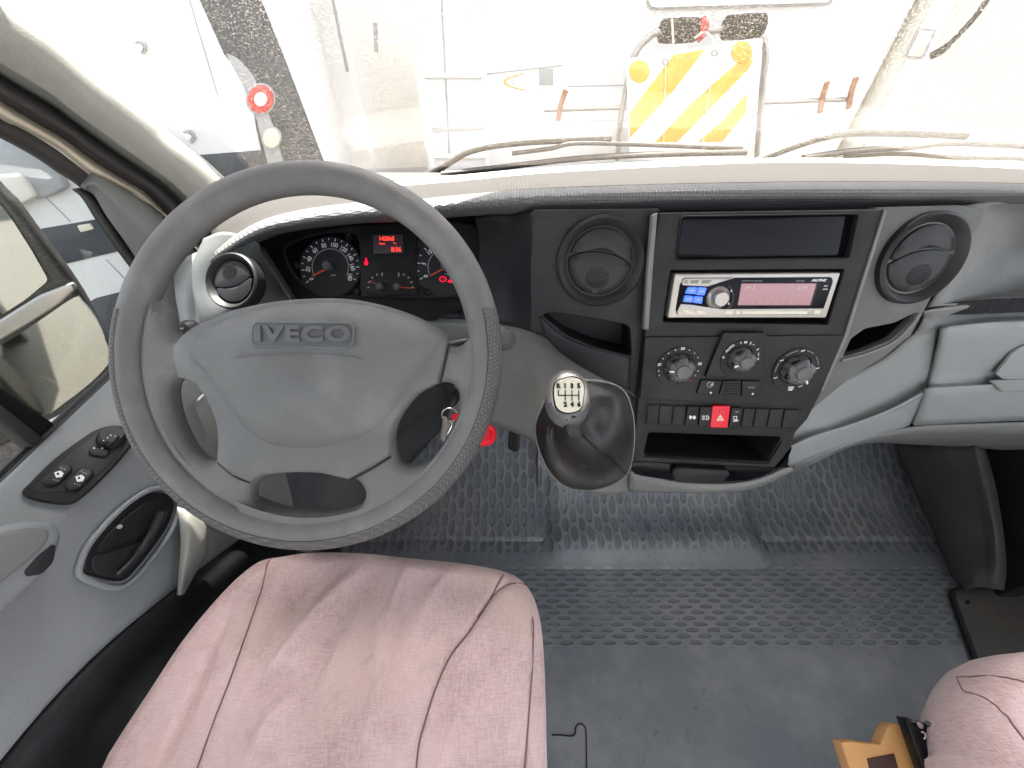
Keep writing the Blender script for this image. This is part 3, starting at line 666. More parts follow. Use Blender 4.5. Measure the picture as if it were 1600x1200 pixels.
# right fascia with pocket
FR = Fr(FF.P(1383, 400), (.06, -math.cos(R(21)), math.sin(R(21))))
pk2 = rnd([(1352, 514), (1398, 505), (1433, 488), (1427, 500), (1395, 530), (1352, 548), (1318, 558), (1330, 530)], 4)
plate('fascia', FR, [(1368, 324), (1500, 320), (1540, 326), (1532, 350), (1508, 385), (1490, 430), (1455, 466), (1445, 485), (1424, 524), (1380, 560), (1330, 590), (1270, 640), (1240, 660), (1320, 525)], 'rfascia', db, h=0, depth=.012, bev=.002, holes=[pk2])
liner(FR.sh(-.004), pk2, .05, 'pocket_liner', 'hole', db)
tube('pocket_lip', cr([FR.P(x, y, .001) for x, y in ((1314, 563), (1352, 553), (1396, 534), (1425, 506), (1436, 490))], 5, False), .0022, 'mid', db)
# passenger side hollow and shelf
loft('passenger_hollow', [[PY(x, y, d) for x, y, d in ((1490, 322, .50), (1560, 316, .52), (1640, 312, .53), (1850, 316, .53))],
      [PY(x, y, d) for x, y, d in ((1500, 372, .485), (1560, 345, .56), (1640, 338, .58), (1850, 336, .58))],
      [PY(x, y, d) for x, y, d in ((1488, 425, .475), (1560, 400, .60), (1640, 392, .62), (1850, 390, .62))],
      [PY(x, y, d) for x, y, d in ((1462, 468, .465), (1560, 452, .57), (1640, 448, .58), (1850, 446, .58))],
      [PY(x, y, d) for x, y, d in ((1452, 480, .462), (1560, 467, .50), (1640, 464, .50), (1850, 462, .50))]], 'mid', db, 6, 6, .004)
loft('shelf_edge', [[PY(x, y, d) for x, y, d in ((1446, 482, .470), (1530, 470, .492), (1640, 464, .50), (1850, 462, .50))],
      [PY(x, y, d) for x, y, d in ((1444, 487, .462), (1530, 477, .480), (1640, 472, .49), (1850, 470, .49))],
      [PY(x, y, d) for x, y, d in ((1444, 500, .466), (1530, 494, .485), (1640, 490, .49), (1850, 488, .49))],
      [PY(x, y, d) for x, y, d in ((1430, 522, .455), (1530, 502, .475), (1640, 498, .48), (1850, 496, .48))]], 'mid', db, 6, 4, .004)
FG = Fr(PY(1530, 485, .478), (0, -.97, .25))
M['mesh'] = ribmat('grille_mesh', (.02, .021, .024), 1500, 0, 1.0)
plate('defroster_grille', FG, rnd([(1452, 487), (1460, 476), (1560, 468), (1700, 464), (1700, 486), (1600, 488), (1520, 491), (1466, 493)], 5), 'mesh', db, h=.002, depth=.004)
# pale lower trim, right of the console
seamx = [(1240, 660, 1245, 700), (1285, 622, 1330, 668)]
loft('lower_trim', [[PY(x, y, d) for x, y, d in ((1195, 690, .40), (1262, 640, .43), (1310, 600, .445), (1380, 562, .455), (1430, 522, .46), (1468, 508, .465))],
      [PY(x, y, d) for x, y, d in ((1195, 712, .39), (1255, 676, .41), (1318, 656, .43), (1380, 634, .435), (1425, 612, .44), (1452, 598, .445))],
      [PY(x, y, d) for x, y, d in ((1190, 724, .378), (1258, 690, .392), (1322, 668, .415), (1384, 645, .42), (1430, 622, .425), (1448, 612, .43))],
      [PY(x, y, d) for x, y, d in ((1180, 758, .375), (1240, 727, .385), (1310, 700, .41), (1350, 688, .42), (1390, 676, .425), (1422, 664, .43))]], 'light', db, 6, 6, .006)
loft('glovebox', [[PY(x, y, d) for x, y, d in ((1471, 508, .463), (1530, 502, .470), (1620, 498, .475), (1850, 500, .475))],
      [PY(x, y, d) for x, y, d in ((1474, 522, .450), (1530, 516, .455), (1620, 512, .46), (1850, 512, .46))],
      [PY(x, y, d) for x, y, d in ((1456, 594, .440), (1530, 592, .447), (1620, 588, .45), (1850, 586, .45))],
      [PY(x, y, d) for x, y, d in ((1449, 612, .424), (1530, 607, .430), (1620, 603, .435), (1850, 602, .435))],
      [PY(x, y, d) for x, y, d in ((1428, 665, .425), (1530, 660, .430), (1620, 657, .435), (1850, 655, .435))]], 'light', db, 6, 5, .006)
gp = plate('glovebox_latch', Fr(PY(1590, 560, .448), (0, -.97, .25)), cr([(1566, 592), (1572, 566), (1590, 546), (1620, 536), (1700, 532), (1700, 594)], 3), 'light', db, h=.0014, depth=.005, bev=.0015)
plate('glovebox_handle', Fr(PY(1590, 600, .436), (0, -.80, .6)), rnd([(1548, 594), (1700, 588), (1700, 610), (1566, 612)], 5), 'mid', db, h=.006, depth=.006, bev=.002)
loft('underside', [[PY(x, y, d) for x, y, d in ((1240, 722, .395), (1340, 686, .42), (1425, 666, .43), (1530, 661, .435), (1640, 658, .44), (1850, 656, .44))],
      [PY(x, y, d) for x, y, d in ((1240, 735, .45), (1340, 692, .52), (1425, 692, .54), (1520, 697, .55), (1640, 706, .56), (1850, 716, .56))],
      [PY(x, y, d) for x, y, d in ((1240, 700, .62), (1340, 680, .62), (1425, 670, .62), (1520, 670, .62), (1640, 670, .62), (1850, 670, .62))]], 'mid', db, 5, 4, .004)
# pale lower trim, between the cluster and the gear lever
loft('knee_trim', [[PY(x, y, d) for x, y, d in ((560, 484, .60), (660, 496, .58), (735, 500, .53), (790, 508, .50), (832, 517, .48), (900, 553, .462), (950, 588, .45), (1002, 628, .435))],
      [PY(x, y, d) for x, y, d in ((560, 500, .58), (660, 512, .56), (735, 520, .52), (800, 530, .485), (848, 556, .462), (900, 600, .44), (950, 640, .42), (1002, 680, .40))],
      [PY(x, y, d) for x, y, d in ((560, 560, .60), (660, 570, .58), (735, 590, .52), (800, 600, .48), (846, 640, .44), (900, 700, .40), (950, 730, .38), (998, 735, .37))],
      [PY(x, y, d) for x, y, d in ((560, 620, .60), (660, 640, .58), (712, 648, .54), (775, 666, .49), (838, 694, .45), (880, 745, .38), (930, 772, .365), (1000, 768, .36))]], 'mid', db, 6, 6, .006)
# ledge behind the wheel under the cluster
loft('cluster_ledge', [[PY(x, y, d) for x, y, d in ((400, 480, .60), (500, 478, .60), (600, 482, .60), (700, 492, .57), (740, 500, .54))],
      [PY(x, y, d) for x, y, d in ((400, 560, .56), (500, 560, .56), (600, 540, .56), (700, 535, .55), (740, 540, .53))],
      [PY(x, y, d) for x, y, d in ((380, 700, .55), (500, 700, .55), (600, 640, .56), (690, 610, .56), (740, 600, .55))]], 'mid', db, 5, 4, .006)
# bottom edge of the console, pale
loft('console_foot', [[PY(x, y, d) for x, y, d in ((985, 735, .352), (1050, 752, .350), (1120, 756, .350), (1180, 750, .352), (1235, 728, .372))],
      [PY(x, y, d) for x, y, d in ((985, 750, .348), (1050, 762, .346), (1120, 765, .345), (1180, 758, .348), (1240, 734, .370))],
      [PY(x, y, d) for x, y, d in ((982, 768, .355), (1050, 770, .354), (1120, 770, .354), (1180, 763, .358), (1242, 735, .385))]], 'mid', db, 6, 4, .006)
# left end of the dash: pale shroud with vent
FVL = Fr(PT(366, 440, .585), (-.10, -.72, .69))
loft('end_shroud', [[PY(x, y, d) for x, y, d in ((318, 372, .62), (350, 362, .60), (392, 372, .59), (405, 382, .59))],
      [PY(x, y, d) for x, y, d in ((302, 410, .585), (330, 400, .575), (385, 395, .575), (412, 405, .59))],
      [PY(x, y, d) for x, y, d in ((300, 450, .555), (330, 445, .55), (400, 440, .555), (440, 450, .59))],
      [PY(x, y, d) for x, y, d in ((308, 500, .52), (345, 498, .51), (415, 480, .54), (470, 475, .58))],
      [PY(x, y, d) for x, y, d in ((312, 560, .51), (345, 560, .50), (415, 540, .54), (470, 520, .58))]], 'shroud', db, 6, 6, .005)
loft('end_trim', [[PY(x, y, d) for x, y, d in ((268, 420, .66), (290, 402, .66), (312, 392, .66))],
      [PY(x, y, d) for x, y, d in ((275, 470, .60), (292, 460, .60), (312, 450, .62))],
      [PY(x, y, d) for x, y, d in ((285, 540, .55), (298, 530, .55), (318, 520, .56))],
      [PY(x, y, d) for x, y, d in ((262, 600, .50), (300, 590, .50), (345, 590, .50))],
      [PY(x, y, d) for x, y, d in ((250, 665, .46), (300, 640, .47), (360, 610, .50))]], 'light', db, 5, 5, .005)
loft('knee_panel', [[PY(x, y, d) for x, y, d in ((225, 672, .43), (262, 655, .445), (300, 630, .46), (350, 598, .49), (420, 590, .51))],
      [PY(x, y, d) for x, y, d in ((250, 720, .38), (285, 700, .40), (330, 690, .43), (400, 700, .46), (480, 720, .48))],
      [PY(x, y, d) for x, y, d in ((282, 800, .31), (320, 790, .335), (370, 780, .37), (440, 780, .40), (485, 780, .42))],
      [PY(x, y, d) for x, y, d in ((282, 850, .272), (330, 840, .30), (380, 830, .34), (430, 830, .36), (482, 840, .37))]], 'mid', db, 5, 5, .005)
# sunlit foot of the door post
loft('post_foot', [[V(p) for p in r] for r in (
      [PX(278, 792, -.545), PX(300, 800, -.535), PX(322, 822, -.53), PX(326, 850, -.53)],
      [PX(282, 840, -.535), PX(296, 840, -.522), PX(318, 850, -.52), PX(322, 868, -.525)],
      [PX(280, 880, -.530), PX(290, 880, -.520), PX(302, 882, -.520), PX(312, 885, -.528)],
      [PX(276, 930, -.530), PX(280, 930, -.525), PX(284, 930, -.525), PX(288, 928, -.530)])], 'trim', db, 5, 5, .004)
def vent(fr, x, y, rx_, ang, arc, label=None):
    c = fr.px(x, y); ro = rx_
    e = lathe('air_vent', fr, c[0], c[1], [(ro*.60, -.010), (ro*.74, -.004), (ro*.83, .0045), (ro*.93, .008), (ro*.985, .006), (ro, 0), (ro, -.012)], 'vent', db, is_px=False, seg=72)
    lathe('vent_groove', fr, c[0], c[1], [(0, -.010), (ro*.80, -.010)], 'hole', e, is_px=False)
    # two shell halves of the turning flap
    ca, sa = math.cos(R(ang)), math.sin(R(ang))
    def loc(px_, py_): return (c[0]+(px_*ca-py_*sa)*ro, c[1]+(px_*sa+py_*ca)*ro)
    r0 = .735
    top = [(r0*math.cos(R(a)), r0*math.sin(R(a))) for a in range(0, 181, 9)]
    split = [(-r0, 0), (-.45, .13), (-.15, .19), (.15, .19), (.45, .13), (r0, 0)]
    split = [(a, b+arc) for a, b in split]
    up = [p for p in top if p[1] > arc+.04] ; up = up + [(p[0], p[1]+.018) for p in cr(split, 4, False) if abs(p[0]) <= r0*.97]
    lo = [(r0*math.cos(R(a)), r0*math.sin(R(a))) for a in range(180, 361, 9)]
    lo = lo + [(p[0], p[1]-.018) for p in cr(split, 4, False)[::-1] if abs(p[0]) <= r0*.97]
    for nm, pl in (('flap', up), ('flap', lo)):
        q = [loc(*p) for p in pl]; cc = (sum(p[0] for p in q)/len(q), sum(p[1] for p in q)/len(q))
        dome(nm, fr, q, cc, [(0, -.008), (.01, .000), (.05, .0022), (.3, .0035), (.7, .0045), (.97, .0048)], 'vent', e, is_px=False, smooth=50)
    for k in range(-5, 6):
        yy = -.34 + k*.042; hw = .27*math.sqrt(max(.02, 1-(k/5.8)**2))
        a_, b_ = loc(-hw, yy), loc(hw, yy)
        tube('grip_rib', [fr.w(a_[0], a_[1], .0048), fr.w(b_[0], b_[1], .0048)], .0006, 'vent', e, seg=6)
    return e
vent(FF.sh(.001), 938, 410, .0570, -8, .05)
vent(FR.sh(.001), 1438, 405, .0575, 8, .02)
vent(FVL, 366, 440, .0430, 14+180, .0)
# ================================================================== INSTRUMENT CLUSTER
FK = Fr(PT(608, 410, .66), (0, -.77, .64))
ic = empty('instrument_cluster', FK.P(608, 465, 0), 'black instrument cluster with red clock display behind the steering wheel', 'instruments')
plate('binnacle', FK, [(402, 378), (450, 362), (520, 352), (640, 342), (745, 340), (775, 420), (765, 500), (600, 500), (480, 500), (452, 466)], 'darker', ic, h=-.014, depth=.02)
plate('binnacle_edge', FK, [(400, 382), (404, 384), (456, 468), (450, 470)], 'mid', ic, h=.004, depth=.018)
plate('face_plate', FK, cr([(443, 398), (450, 380), (500, 362), (560, 353), (640, 349), (735, 350), (765, 385), (766, 420), (745, 450), (720, 464), (640, 465), (560, 464), (500, 458), (462, 436)], 4), 'dark', ic, h=0, depth=.01)
plate('side_window', FK, cr([(447, 400), (452, 384), (480, 372), (510, 365), (540, 364), (560, 376), (560, 452), (530, 460), (500, 454), (465, 432)], 4), 'gloss', ic, h=.0015, depth=.004)
def dial(cx, cy, r, nums, a0, a1, nticks, needle, sub=True):
    e = plate('dial', FK, circ(cx, cy, r*1.12, r*1.1, 48), 'dark', ic, h=.004, depth=.003)
    for i in range(nticks):
        a = a0+(a1-a0)*i/(nticks-1); ca, sa = math.cos(R(a)), -math.sin(R(a)); k = .94 if i % 2 == 0 else .98
        plate('tick', FK, line(cx+ca*r*k, cy+sa*r*k, cx+ca*r*1.05, cy+sa*r*1.05, 1.3), 'white', e, h=.0048, depth=.0006, bev=.0001)
    n = len(nums)
    for i, s in enumerate(nums):
        if not s: continue
        a = a0+(a1-a0)*i/(n-1)
        text('numeral', s, FK, cx+math.cos(R(a))*r*.80, cy-math.sin(R(a))*r*.80, .0072, 'white', e, h=.0050, rot=(a-90)*.8, off=.0002, sx=.85)
    plate('ring', FK, arcband(cx, cy, r*.66, 1.2, a1, a0, 40), 'dimprint', e, h=.0048, depth=.0006, bev=.0001)
    x1, y1 = needle
    plate('needle', FK, line(cx, cy, x1, y1, 2.4), 'needle', e, h=.010, depth=.0015, bev=.0003)
    lathe('needle_hub', FK, cx, cy, [(0, .016), (.006, .016), (.0078, .013), (.0078, .004)], 'knob', e, seg=24)
    return e
d1 = dial(516, 417, 43, ['0', '20', '40', '60', '80', '100', '120', '140', '160', '180'], 213, -27, 19, (488, 431))
text('unit', 'km/h', FK, 521, 430, .0028, 'white', d1, h=.005)
d2 = dial(697, 417, 43, ['0', '5', '10', '15', '20', '25', '30', '35'], 205, -25, 15, (672, 431))
text('unit', 'rpm x100', FK, 702, 428, .0024, 'white', d2, h=.005)
text('warning_symbol', '-+', FK, 692, 436, .003, 'warn', d2, h=.006)
plate('warning_symbol', FK, arcband(692, 436, 5, 1.4, 0, 359, 12, .8), 'warn', d2, h=.005, depth=.0006, bev=.0001)
plate('warning_symbol', FK, [(699, 440), (702, 437), (711, 437), (711, 441), (703, 442)], 'warn', d2, h=.005, depth=.0006, bev=.0001)
plate('centre_panel', FK, [(562, 354), (650, 352), (652, 462), (564, 462)], 'darker', ic, h=.005, depth=.006)
lc = plate('odometer_display', FK, [(582, 367), (629, 366), (630, 395), (584, 396)], 'lcd', ic, h=.0065, depth=.002, bev=.0003)
text('digits', '142865', FK, 604, 373, .0066, 'lcdred', lc, h=.007, off=.0001, sx=.95)
text('digits', 'TOTAL', FK, 597, 381, .0024, 'lcdred', lc, h=.007); text('digits', 'km', FK, 617, 380, .0024, 'lcdred', lc, h=.007)
text('digits', '8:56', FK, 619, 390, .0074, 'lcdred', lc, h=.007, off=.0001, sx=.95)
plate('warning_lamp', FK, circ(572, 411, 3.2, 3.4, 12), 'warn', ic, h=.0062, depth=.001, bev=.0001)
plate('warning_lamp', FK, [(571, 403), (573, 403), (574, 409), (570, 409)], 'warn', ic, h=.0068, depth=.001, bev=.0001)
plate('small_gauge', FK, cr([(573, 440), (580, 427), (592, 421), (630, 421), (643, 430), (648, 445), (647, 458), (576, 458)], 3), 'hole', ic, h=.0065, depth=.002)
for cx, cy, nx, ny, ss in ((597, 449, 578, 438, (('F', 597, 431), ('E', 580, 450))), (623, 449, 644, 450, (('H', 623, 431), ('C', 645, 449)))):
    sgn = -1 if cx < 610 else 1
    for a in (0, 22, 45, 68, 90):
        aa = 90-sgn*a if sgn > 0 else 90+a
        ca, sa = math.cos(R(aa)), -math.sin(R(aa)); plate('tick', FK, line(cx+ca*20, cy+sa*20, cx+ca*23, cy+sa*23, 1.1), 'white', ic, h=.0072, depth=.0006, bev=.0001)
    plate('needle', FK, line(cx, cy, nx, ny, 1.4), 'needle', ic, h=.011, depth=.001, bev=.0002)
    lathe('needle_hub', FK, cx, cy, [(0, .015), (.005, .015), (.0065, .012), (.0065, .006)], 'knob', ic, seg=20)
    for s, x, y in ss: text('letter', s, FK, x, y, .003, 'white' if s in 'FH' else 'redprint', ic, h=.0072)
for x, y in ((547, 372), (559, 457), (668, 457), (660, 371)): lathe('screw', FK, x, y, [(0, .006), (.003, .006), (.005, .007), (.006, .005), (.006, 0)], 'black', ic, seg=16)

# ================================================================== CENTRE CONSOLE
co = empty('centre_console', FCO.P(1120, 750), 'black centre console frame with an open compartment and storage drawer', 'console')
outer = [(1030, 333), (1383, 327), (1352, 425), (1322, 522), (1285, 610), (1262, 655), (1243, 676), (1236, 700), (1205, 738), (1170, 752), (1110, 755), (1050, 751), (1000, 744), (988, 736), (990, 700), (996, 640), (1008, 520), (1018, 400)]
win = rnd([(1066, 340), (1340, 336), (1326, 402), (1058, 405)], 7)
rad = rnd([(1048, 423), (1320, 421), (1294, 507), (1036, 503)], 3)
slot = rnd([(1013, 676), (1221, 683), (1200, 722), (1006, 712)], 5)
fp = plate('frame', FCO, outer, 'console', co, h=0, depth=.014, bev=.0018, holes=[win, rad, slot])
liner(FCO, [(x+(1198-x)*-.01, y) for x, y in win], .02, 'display_recess', par=co)
liner(FCO, rad, .05, 'radio_recess', par=co); liner(FCO, slot, .09, 'open_compartment', par=co)
plate('display_window', FCO, win, 'gloss', co, h=-.006, depth=.004)
tube('window_rim', [FCO.P(x, y, .0006) for x, y in rnd([(1064, 338), (1342, 334), (1327, 404), (1056, 407)], 7)], .0012, 'darker', co, closed=True, seg=6)
plate('side_rail', FCO, [(1020, 336), (1028, 333), (1022, 400), (1014, 515), (1006, 515), (1012, 420)], 'mid', co, h=.003, depth=.01, bev=.0015)
plate('side_rail', FCO, [(1383, 327), (1386, 331), (1326, 524), (1286, 612), (1283, 610), (1321, 522)], 'mid', co, h=.002, depth=.01, bev=.001)
plate('storage_drawer', FCO, cr([(990, 722), (1050, 724), (1215, 731), (1230, 726), (1232, 712), (1238, 700), (1228, 718), (1205, 738), (1170, 750), (1110, 753), (1050, 750), (1000, 743), (989, 737)], 2), 'gloss', co, h=.0015, depth=.006)
plate('drawer_pull', FCO, rnd([(1052, 735), (1060, 731), (1138, 736), (1142, 742), (1128, 757), (1058, 754), (1050, 745)], 4), 'darker', co, h=.012, depth=.012, bev=.003)
tube('slot_rim', [FCO.P(x, y, .001) for x, y in rnd([(1006, 714), (1200, 725), (1222, 690)], 3)], .0014, 'darker', co, seg=6)

# ---- car radio
FRd = FCO.sh(.004)
rd = empty('car_radio', FCO.P(1175, 500), 'silver car radio with pink display and four blue buttons in the console', 'car radio')
plate('surround', FRd, rnd([(1055, 428), (1314, 426), (1291, 497), (1043, 497)], 3), 'silver', rd, h=0, depth=.03, bev=.0016)
fpn = plate('face', FRd, rnd([(1063, 442), (1150, 434), (1300, 433), (1302, 440), (1284, 492), (1058, 492), (1056, 484)], 3), 'gloss', rd, h=.001, depth=.003, bev=.0005)
plate('bezel_bar', FRd, rnd([(1067, 437), (1072, 435), (1148, 434), (1106, 448), (1066, 446)], 2), 'silver', rd, h=.0028, depth=.003, bev=.0008)
for pl in ([(1070, 438), (1076, 438), (1075, 443), (1069, 443)], [(1080, 438), (1093, 438), (1091, 443), (1079, 443)], [(1098, 438), (1113, 438), (1108, 443), (1096, 443)]):
    plate('key', FRd, rnd(pl, 1.2), 'trim', rd, h=.0036, depth=.002, bev=.0004)
for pl in ([(1076, 449), (1090, 449), (1087, 460), (1071, 459)], [(1092, 449), (1105, 450), (1101, 462), (1088, 461)], [(1071, 462), (1084, 463), (1082, 473), (1068, 472)], [(1086, 463), (1099, 464), (1097, 475), (1083, 473)]):
    b_ = plate('blue_button', FRd, rnd(pl, 1.8), 'blue', rd, h=.0042, depth=.004, bev=.0008)
    cx = sum(p[0] for p in pl)/4; cy = sum(p[1] for p in pl)/4
    text('label', {449: 'BAND', 462: 'MODE', 463: 'DISP'}.get(pl[0][1], 'SRC'), FRd, cx, cy, .0017, 'white', b_, h=.0044)
lathe('volume_knob', FRd, 1120, 464, [(0, .014), (.0085, .014), (.0095, .0125), (.0100, .005), (.0118, .004), (.0128, .0055), (.0142, .004), (.0145, 0)], 'silver', rd, seg=48)
plate('control_plate', FRd, rnd([(1064, 475), (1080, 476), (1128, 483), (1288, 482), (1284, 492), (1060, 493), (1058, 488)], 2), 'silver', rd, h=.0026, depth=.003, bev=.0006)
for pl in ([(1068, 483), (1081, 484), (1084, 490), (1071, 490)], [(1086, 484), (1098, 485), (1105, 491), (1091, 491)], [(1133, 486), (1146, 486), (1145, 491), (1132, 491)], [(1150, 486), (1157, 486), (1156, 491), (1149, 491)], [(1160, 486), (1262, 486), (1261, 491), (1160, 491)], [(1272, 485), (1283, 485), (1281, 491), (1271, 491)]):
    plate('preset_key', FRd, rnd(pl, 1.2), 'cream', rd, h=.0034, depth=.002, bev=.0004)
dsp = plate('display', FRd, [(1159, 443), (1276, 443), (1266, 477), (1153, 477)], 'pinklcd', rd, h=.0022, depth=.002, bev=.0003)
plate('display_edge', FRd, [(1276, 443), (1279, 443), (1269, 477), (1266, 477)], 'vent', rd, h=.0024, depth=.002, bev=.0003)
text('digits', 'FM-2', FRd, 1172, 450, .0040, 'white', dsp, h=.0024, off=-.0001); text('digits', '107.90', FRd, 1252, 450, .0040, 'white', dsp, h=.0024, off=-.0001)
plate('scale', FRd, line(1245, 448, 1240, 472, .9), 'dimprint', dsp, h=.0024, depth=.0004, bev=.0001)
for x in range(1160, 1250, 12): plate('scale', FRd, line(x, 473, x+6, 473, 1), 'dimprint', dsp, h=.0024, depth=.0004, bev=.0001)
text('maker_name', '/ALPINE', FRd, 1279, 438, .0029, 'white', rd, h=.0012, sx=1.25, shear=.25, off=.0001)
text('model_code', 'CDA-9853', FRd, 1250, 439, .0017, 'dimprint', rd, h=.0012); text('slogan', 'BLACKOUT & ILLUMINATION', FRd, 1175, 439, .0015, 'dimprint', rd, h=.0012, sx=.9)
text('logo', 'MP3', FRd, 1290, 447, .0019, 'white', rd, h=.0012); text('logo', 'WMA', FRd, 1289, 452, .0019, 'white', rd, h=.0012)
plate('rocker', FRd, arcband(1122, 464, 24, 4, -55, 50, 16), 'vent', rd, h=.002, depth=.002)
for x, y in ((1143, 454), (1139, 474)): plate('symbol', FRd, [(x-1.5, y+2), (x+1.5, y+2), (x, y-2)], 'white', rd, h=.0026, depth=.0005, bev=.0001)

# ---- climate panel
FCL = FCO.sh(.0015)
cl = empty('climate_panel', FCO.P(1150, 640), 'black heater panel with three round knobs below the radio', 'heater controls')
plate('panel', FCL, rnd([(1008, 527), (1318, 524), (1285, 608), (1266, 637), (1150, 633), (1000, 624)], 4), 'console', cl, h=.0015, depth=.004, bev=.001)
plate('middle_plate', FCL, rnd([(1131, 520), (1196, 520), (1199, 524), (1191, 592), (1102, 590)], 3), 'console', cl, h=.007, depth=.006, bev=.0012)
def knob(cx, cy, r, h0, mark):
    c = FCL.px(cx, cy, h0)
    k0 = lathe('dial_ring', FCL, c[0], c[1], [(r*1.52, 0), (r*1.50, .0014), (r*1.05, .0016), (r*1.0, 0)], 'darker', cl, is_px=False, h0=h0)
    fn = lambda an, rr: 1-.10*(math.cos(an*5+.5)**8)*(1 if rr > r*.5 else 0)
    e = lathe('knob', FCL, c[0], c[1], [(r*.99, 0), (r*.96, .008), (r*.88, .013), (r*.60, .0165), (r*.50, .0160), (r*.42, .0185), (0, .019)], 'knob', cl, is_px=False, h0=h0, seg=80, fn=fn)
    for k in range(5):
        a = R(k*72+18+36); q = [(c[0]+math.cos(a+da)*rr, c[1]+math.sin(a+da)*rr) for rr, da in ((r*.48, -.18), (r*.92, -.26), (r*.95, 0), (r*.92, .26), (r*.48, .18))]
        plate('finger_hollow', FCL, q, 'hole', e, h=h0+.0145, depth=.008, bev=.0008, is_px=False)
    a = R(mark); q = [(c[0]+math.cos(a)*rr+math.sin(a)*w_, c[1]+math.sin(a)*rr-math.cos(a)*w_) for rr, w_ in ((r*.58, -.0011), (r*.88, -.0011), (r*.88, .0011), (r*.58, .0011))]
    plate('pointer', FCL, q, 'white', e, h=h0+.0165, depth=.002, bev=.0002, is_px=False)
    return k0
k1 = knob(1060, 574, .0205, .0015, 180); k2 = knob(1156, 560, .0175, .007, 205); k3 = knob(1243, 577, .0215, .0015, -55)
def onring(cx, cy, h0, rad_, a, s, size, par, m_='white', rot=None, **kw):
    c = FCL.px(cx, cy, h0)
    return text('numeral', s, FCL, c[0]+math.cos(R(a))*rad_, c[1]+math.sin(R(a))*rad_, size, m_, par, h=h0+.0017, rot=(a-90 if rot is None else rot), is_px=False, **kw)
def dot(cx, cy, h0, rad_, a, par, r=.0008):
    c = FCL.px(cx, cy, h0); lathe('dot', FCL, c[0]+math.cos(R(a))*rad_, c[1]+math.sin(R(a))*rad_, [(0, .0021), (r, .0020), (r, .0015)], 'white', par, is_px=False, h0=h0, seg=10)
for a, s in ((90, '24'), (170, '20'), (12, '28')): onring(1060, 574, .0015, .0285, a, s, .0038, k1, rot=0, off=.0001)
onring(1060, 574, .0015, .0285, -45, 'HI', .0034, k1, 'redprint', 0)
for a in (70, 51, 33, 110, 130, 151, 190, 204, -10, -25): dot(1060, 574, .0015, .0280, a, k1)
for a, s, ro in ((175, '0', 60), (140, 'AUTO', 50), (103, '1', 10), (88, 'M', 0), (71, '2', -10), (35, '3', -45), (0, '4', 0)): onring(1156, 560, .007, .0238, a, s, .0034, k2, rot=ro, off=.0001)
for a0, a1 in ((55, 62), (10, 22)):
    c = FCL.px(1156, 560, .007); q = [(c[0]+math.cos(R(a))*r_, c[1]+math.sin(R(a))*r_) for a, r_ in ((a0, .0235), (a1, .0235), (a1, .0243), (a0, .0243))]
    plate('scale_mark', FCL, q, 'white', k2, h=.0091, depth=.0005, bev=.0001, is_px=False)
for a0, a1 in ((55, 78), (15, 42), (102, 135), (160, 188), (-10, -42)):
    c = FCL.px(1243, 577, .0015); q = [(c[0]+math.cos(R(a0+(a1-a0)*i/8))*r_, c[1]+math.sin(R(a0+(a1-a0)*i/8))*r_) for r_, rng in ((.0285, range(9)), (.0292, range(8, -1, -1))) for i in rng]
    plate('scale_mark', FCL, q, 'dimprint', k3, h=.0036, depth=.0005, bev=.0001, is_px=False)
for a in (90, 5, 150, 205, -62): onring(1243, 577, .0015, .0285, a, '~', .0055, k3, rot=20, off=.0003)
onring(1243, 577, .0015, .0275, -88, 'MAX', .0026, k3, rot=0, off=.0002); onring(1243, 577, .0015, .0310, -88, 'DEF', .0026, k3, rot=0, off=.0002)
for pl, nm in (([(1096, 594), (1129, 595), (1122, 617), (1089, 615)], 'recirculation_button'), ([(1131, 595), (1158, 595), (1157, 619), (1124, 617)], 'ribbed_blank'), ([(1160, 595), (1190, 596), (1187, 618), (1159, 619)], 'eco_button')):
    b_ = plate(nm, FCL, rnd(pl, 2), 'console', cl, h=.005, depth=.005, bev=.001)
    cx = sum(p[0] for p in pl)/4; cy = sum(p[1] for p in pl)/4
    if 'rib' in nm:
        for k in range(5): tube('rib', [FCL.P(cx-12-k*.6+2, 599+k*4, .005), FCL.P(cx+13-k*.3, 599.5+k*4, .005)], .0008, 'console', b_, seg=6)
    else:
        lathe('dot', FCL, cx-1, cy+6, [(0, .0056), (.0015, .0055), (.0015, .005)], 'white', b_, seg=14)
        if 'eco' in nm: text('label', 'ECO', FCL, cx, cy-1.5, .0026, 'dimprint', b_, h=.005, sx=1.2)
        else:
            plate('symbol', FCL, arcband(cx, cy-4, 4, 1, 60, 330, 12), 'dimprint', b_, h=.0053, depth=.0004, bev=.0001); plate('symbol', FCL, [(cx, cy-3), (cx+6, cy-9), (cx+6, cy-2)], 'dimprint', b_, h=.0053, depth=.0004, bev=.0001)
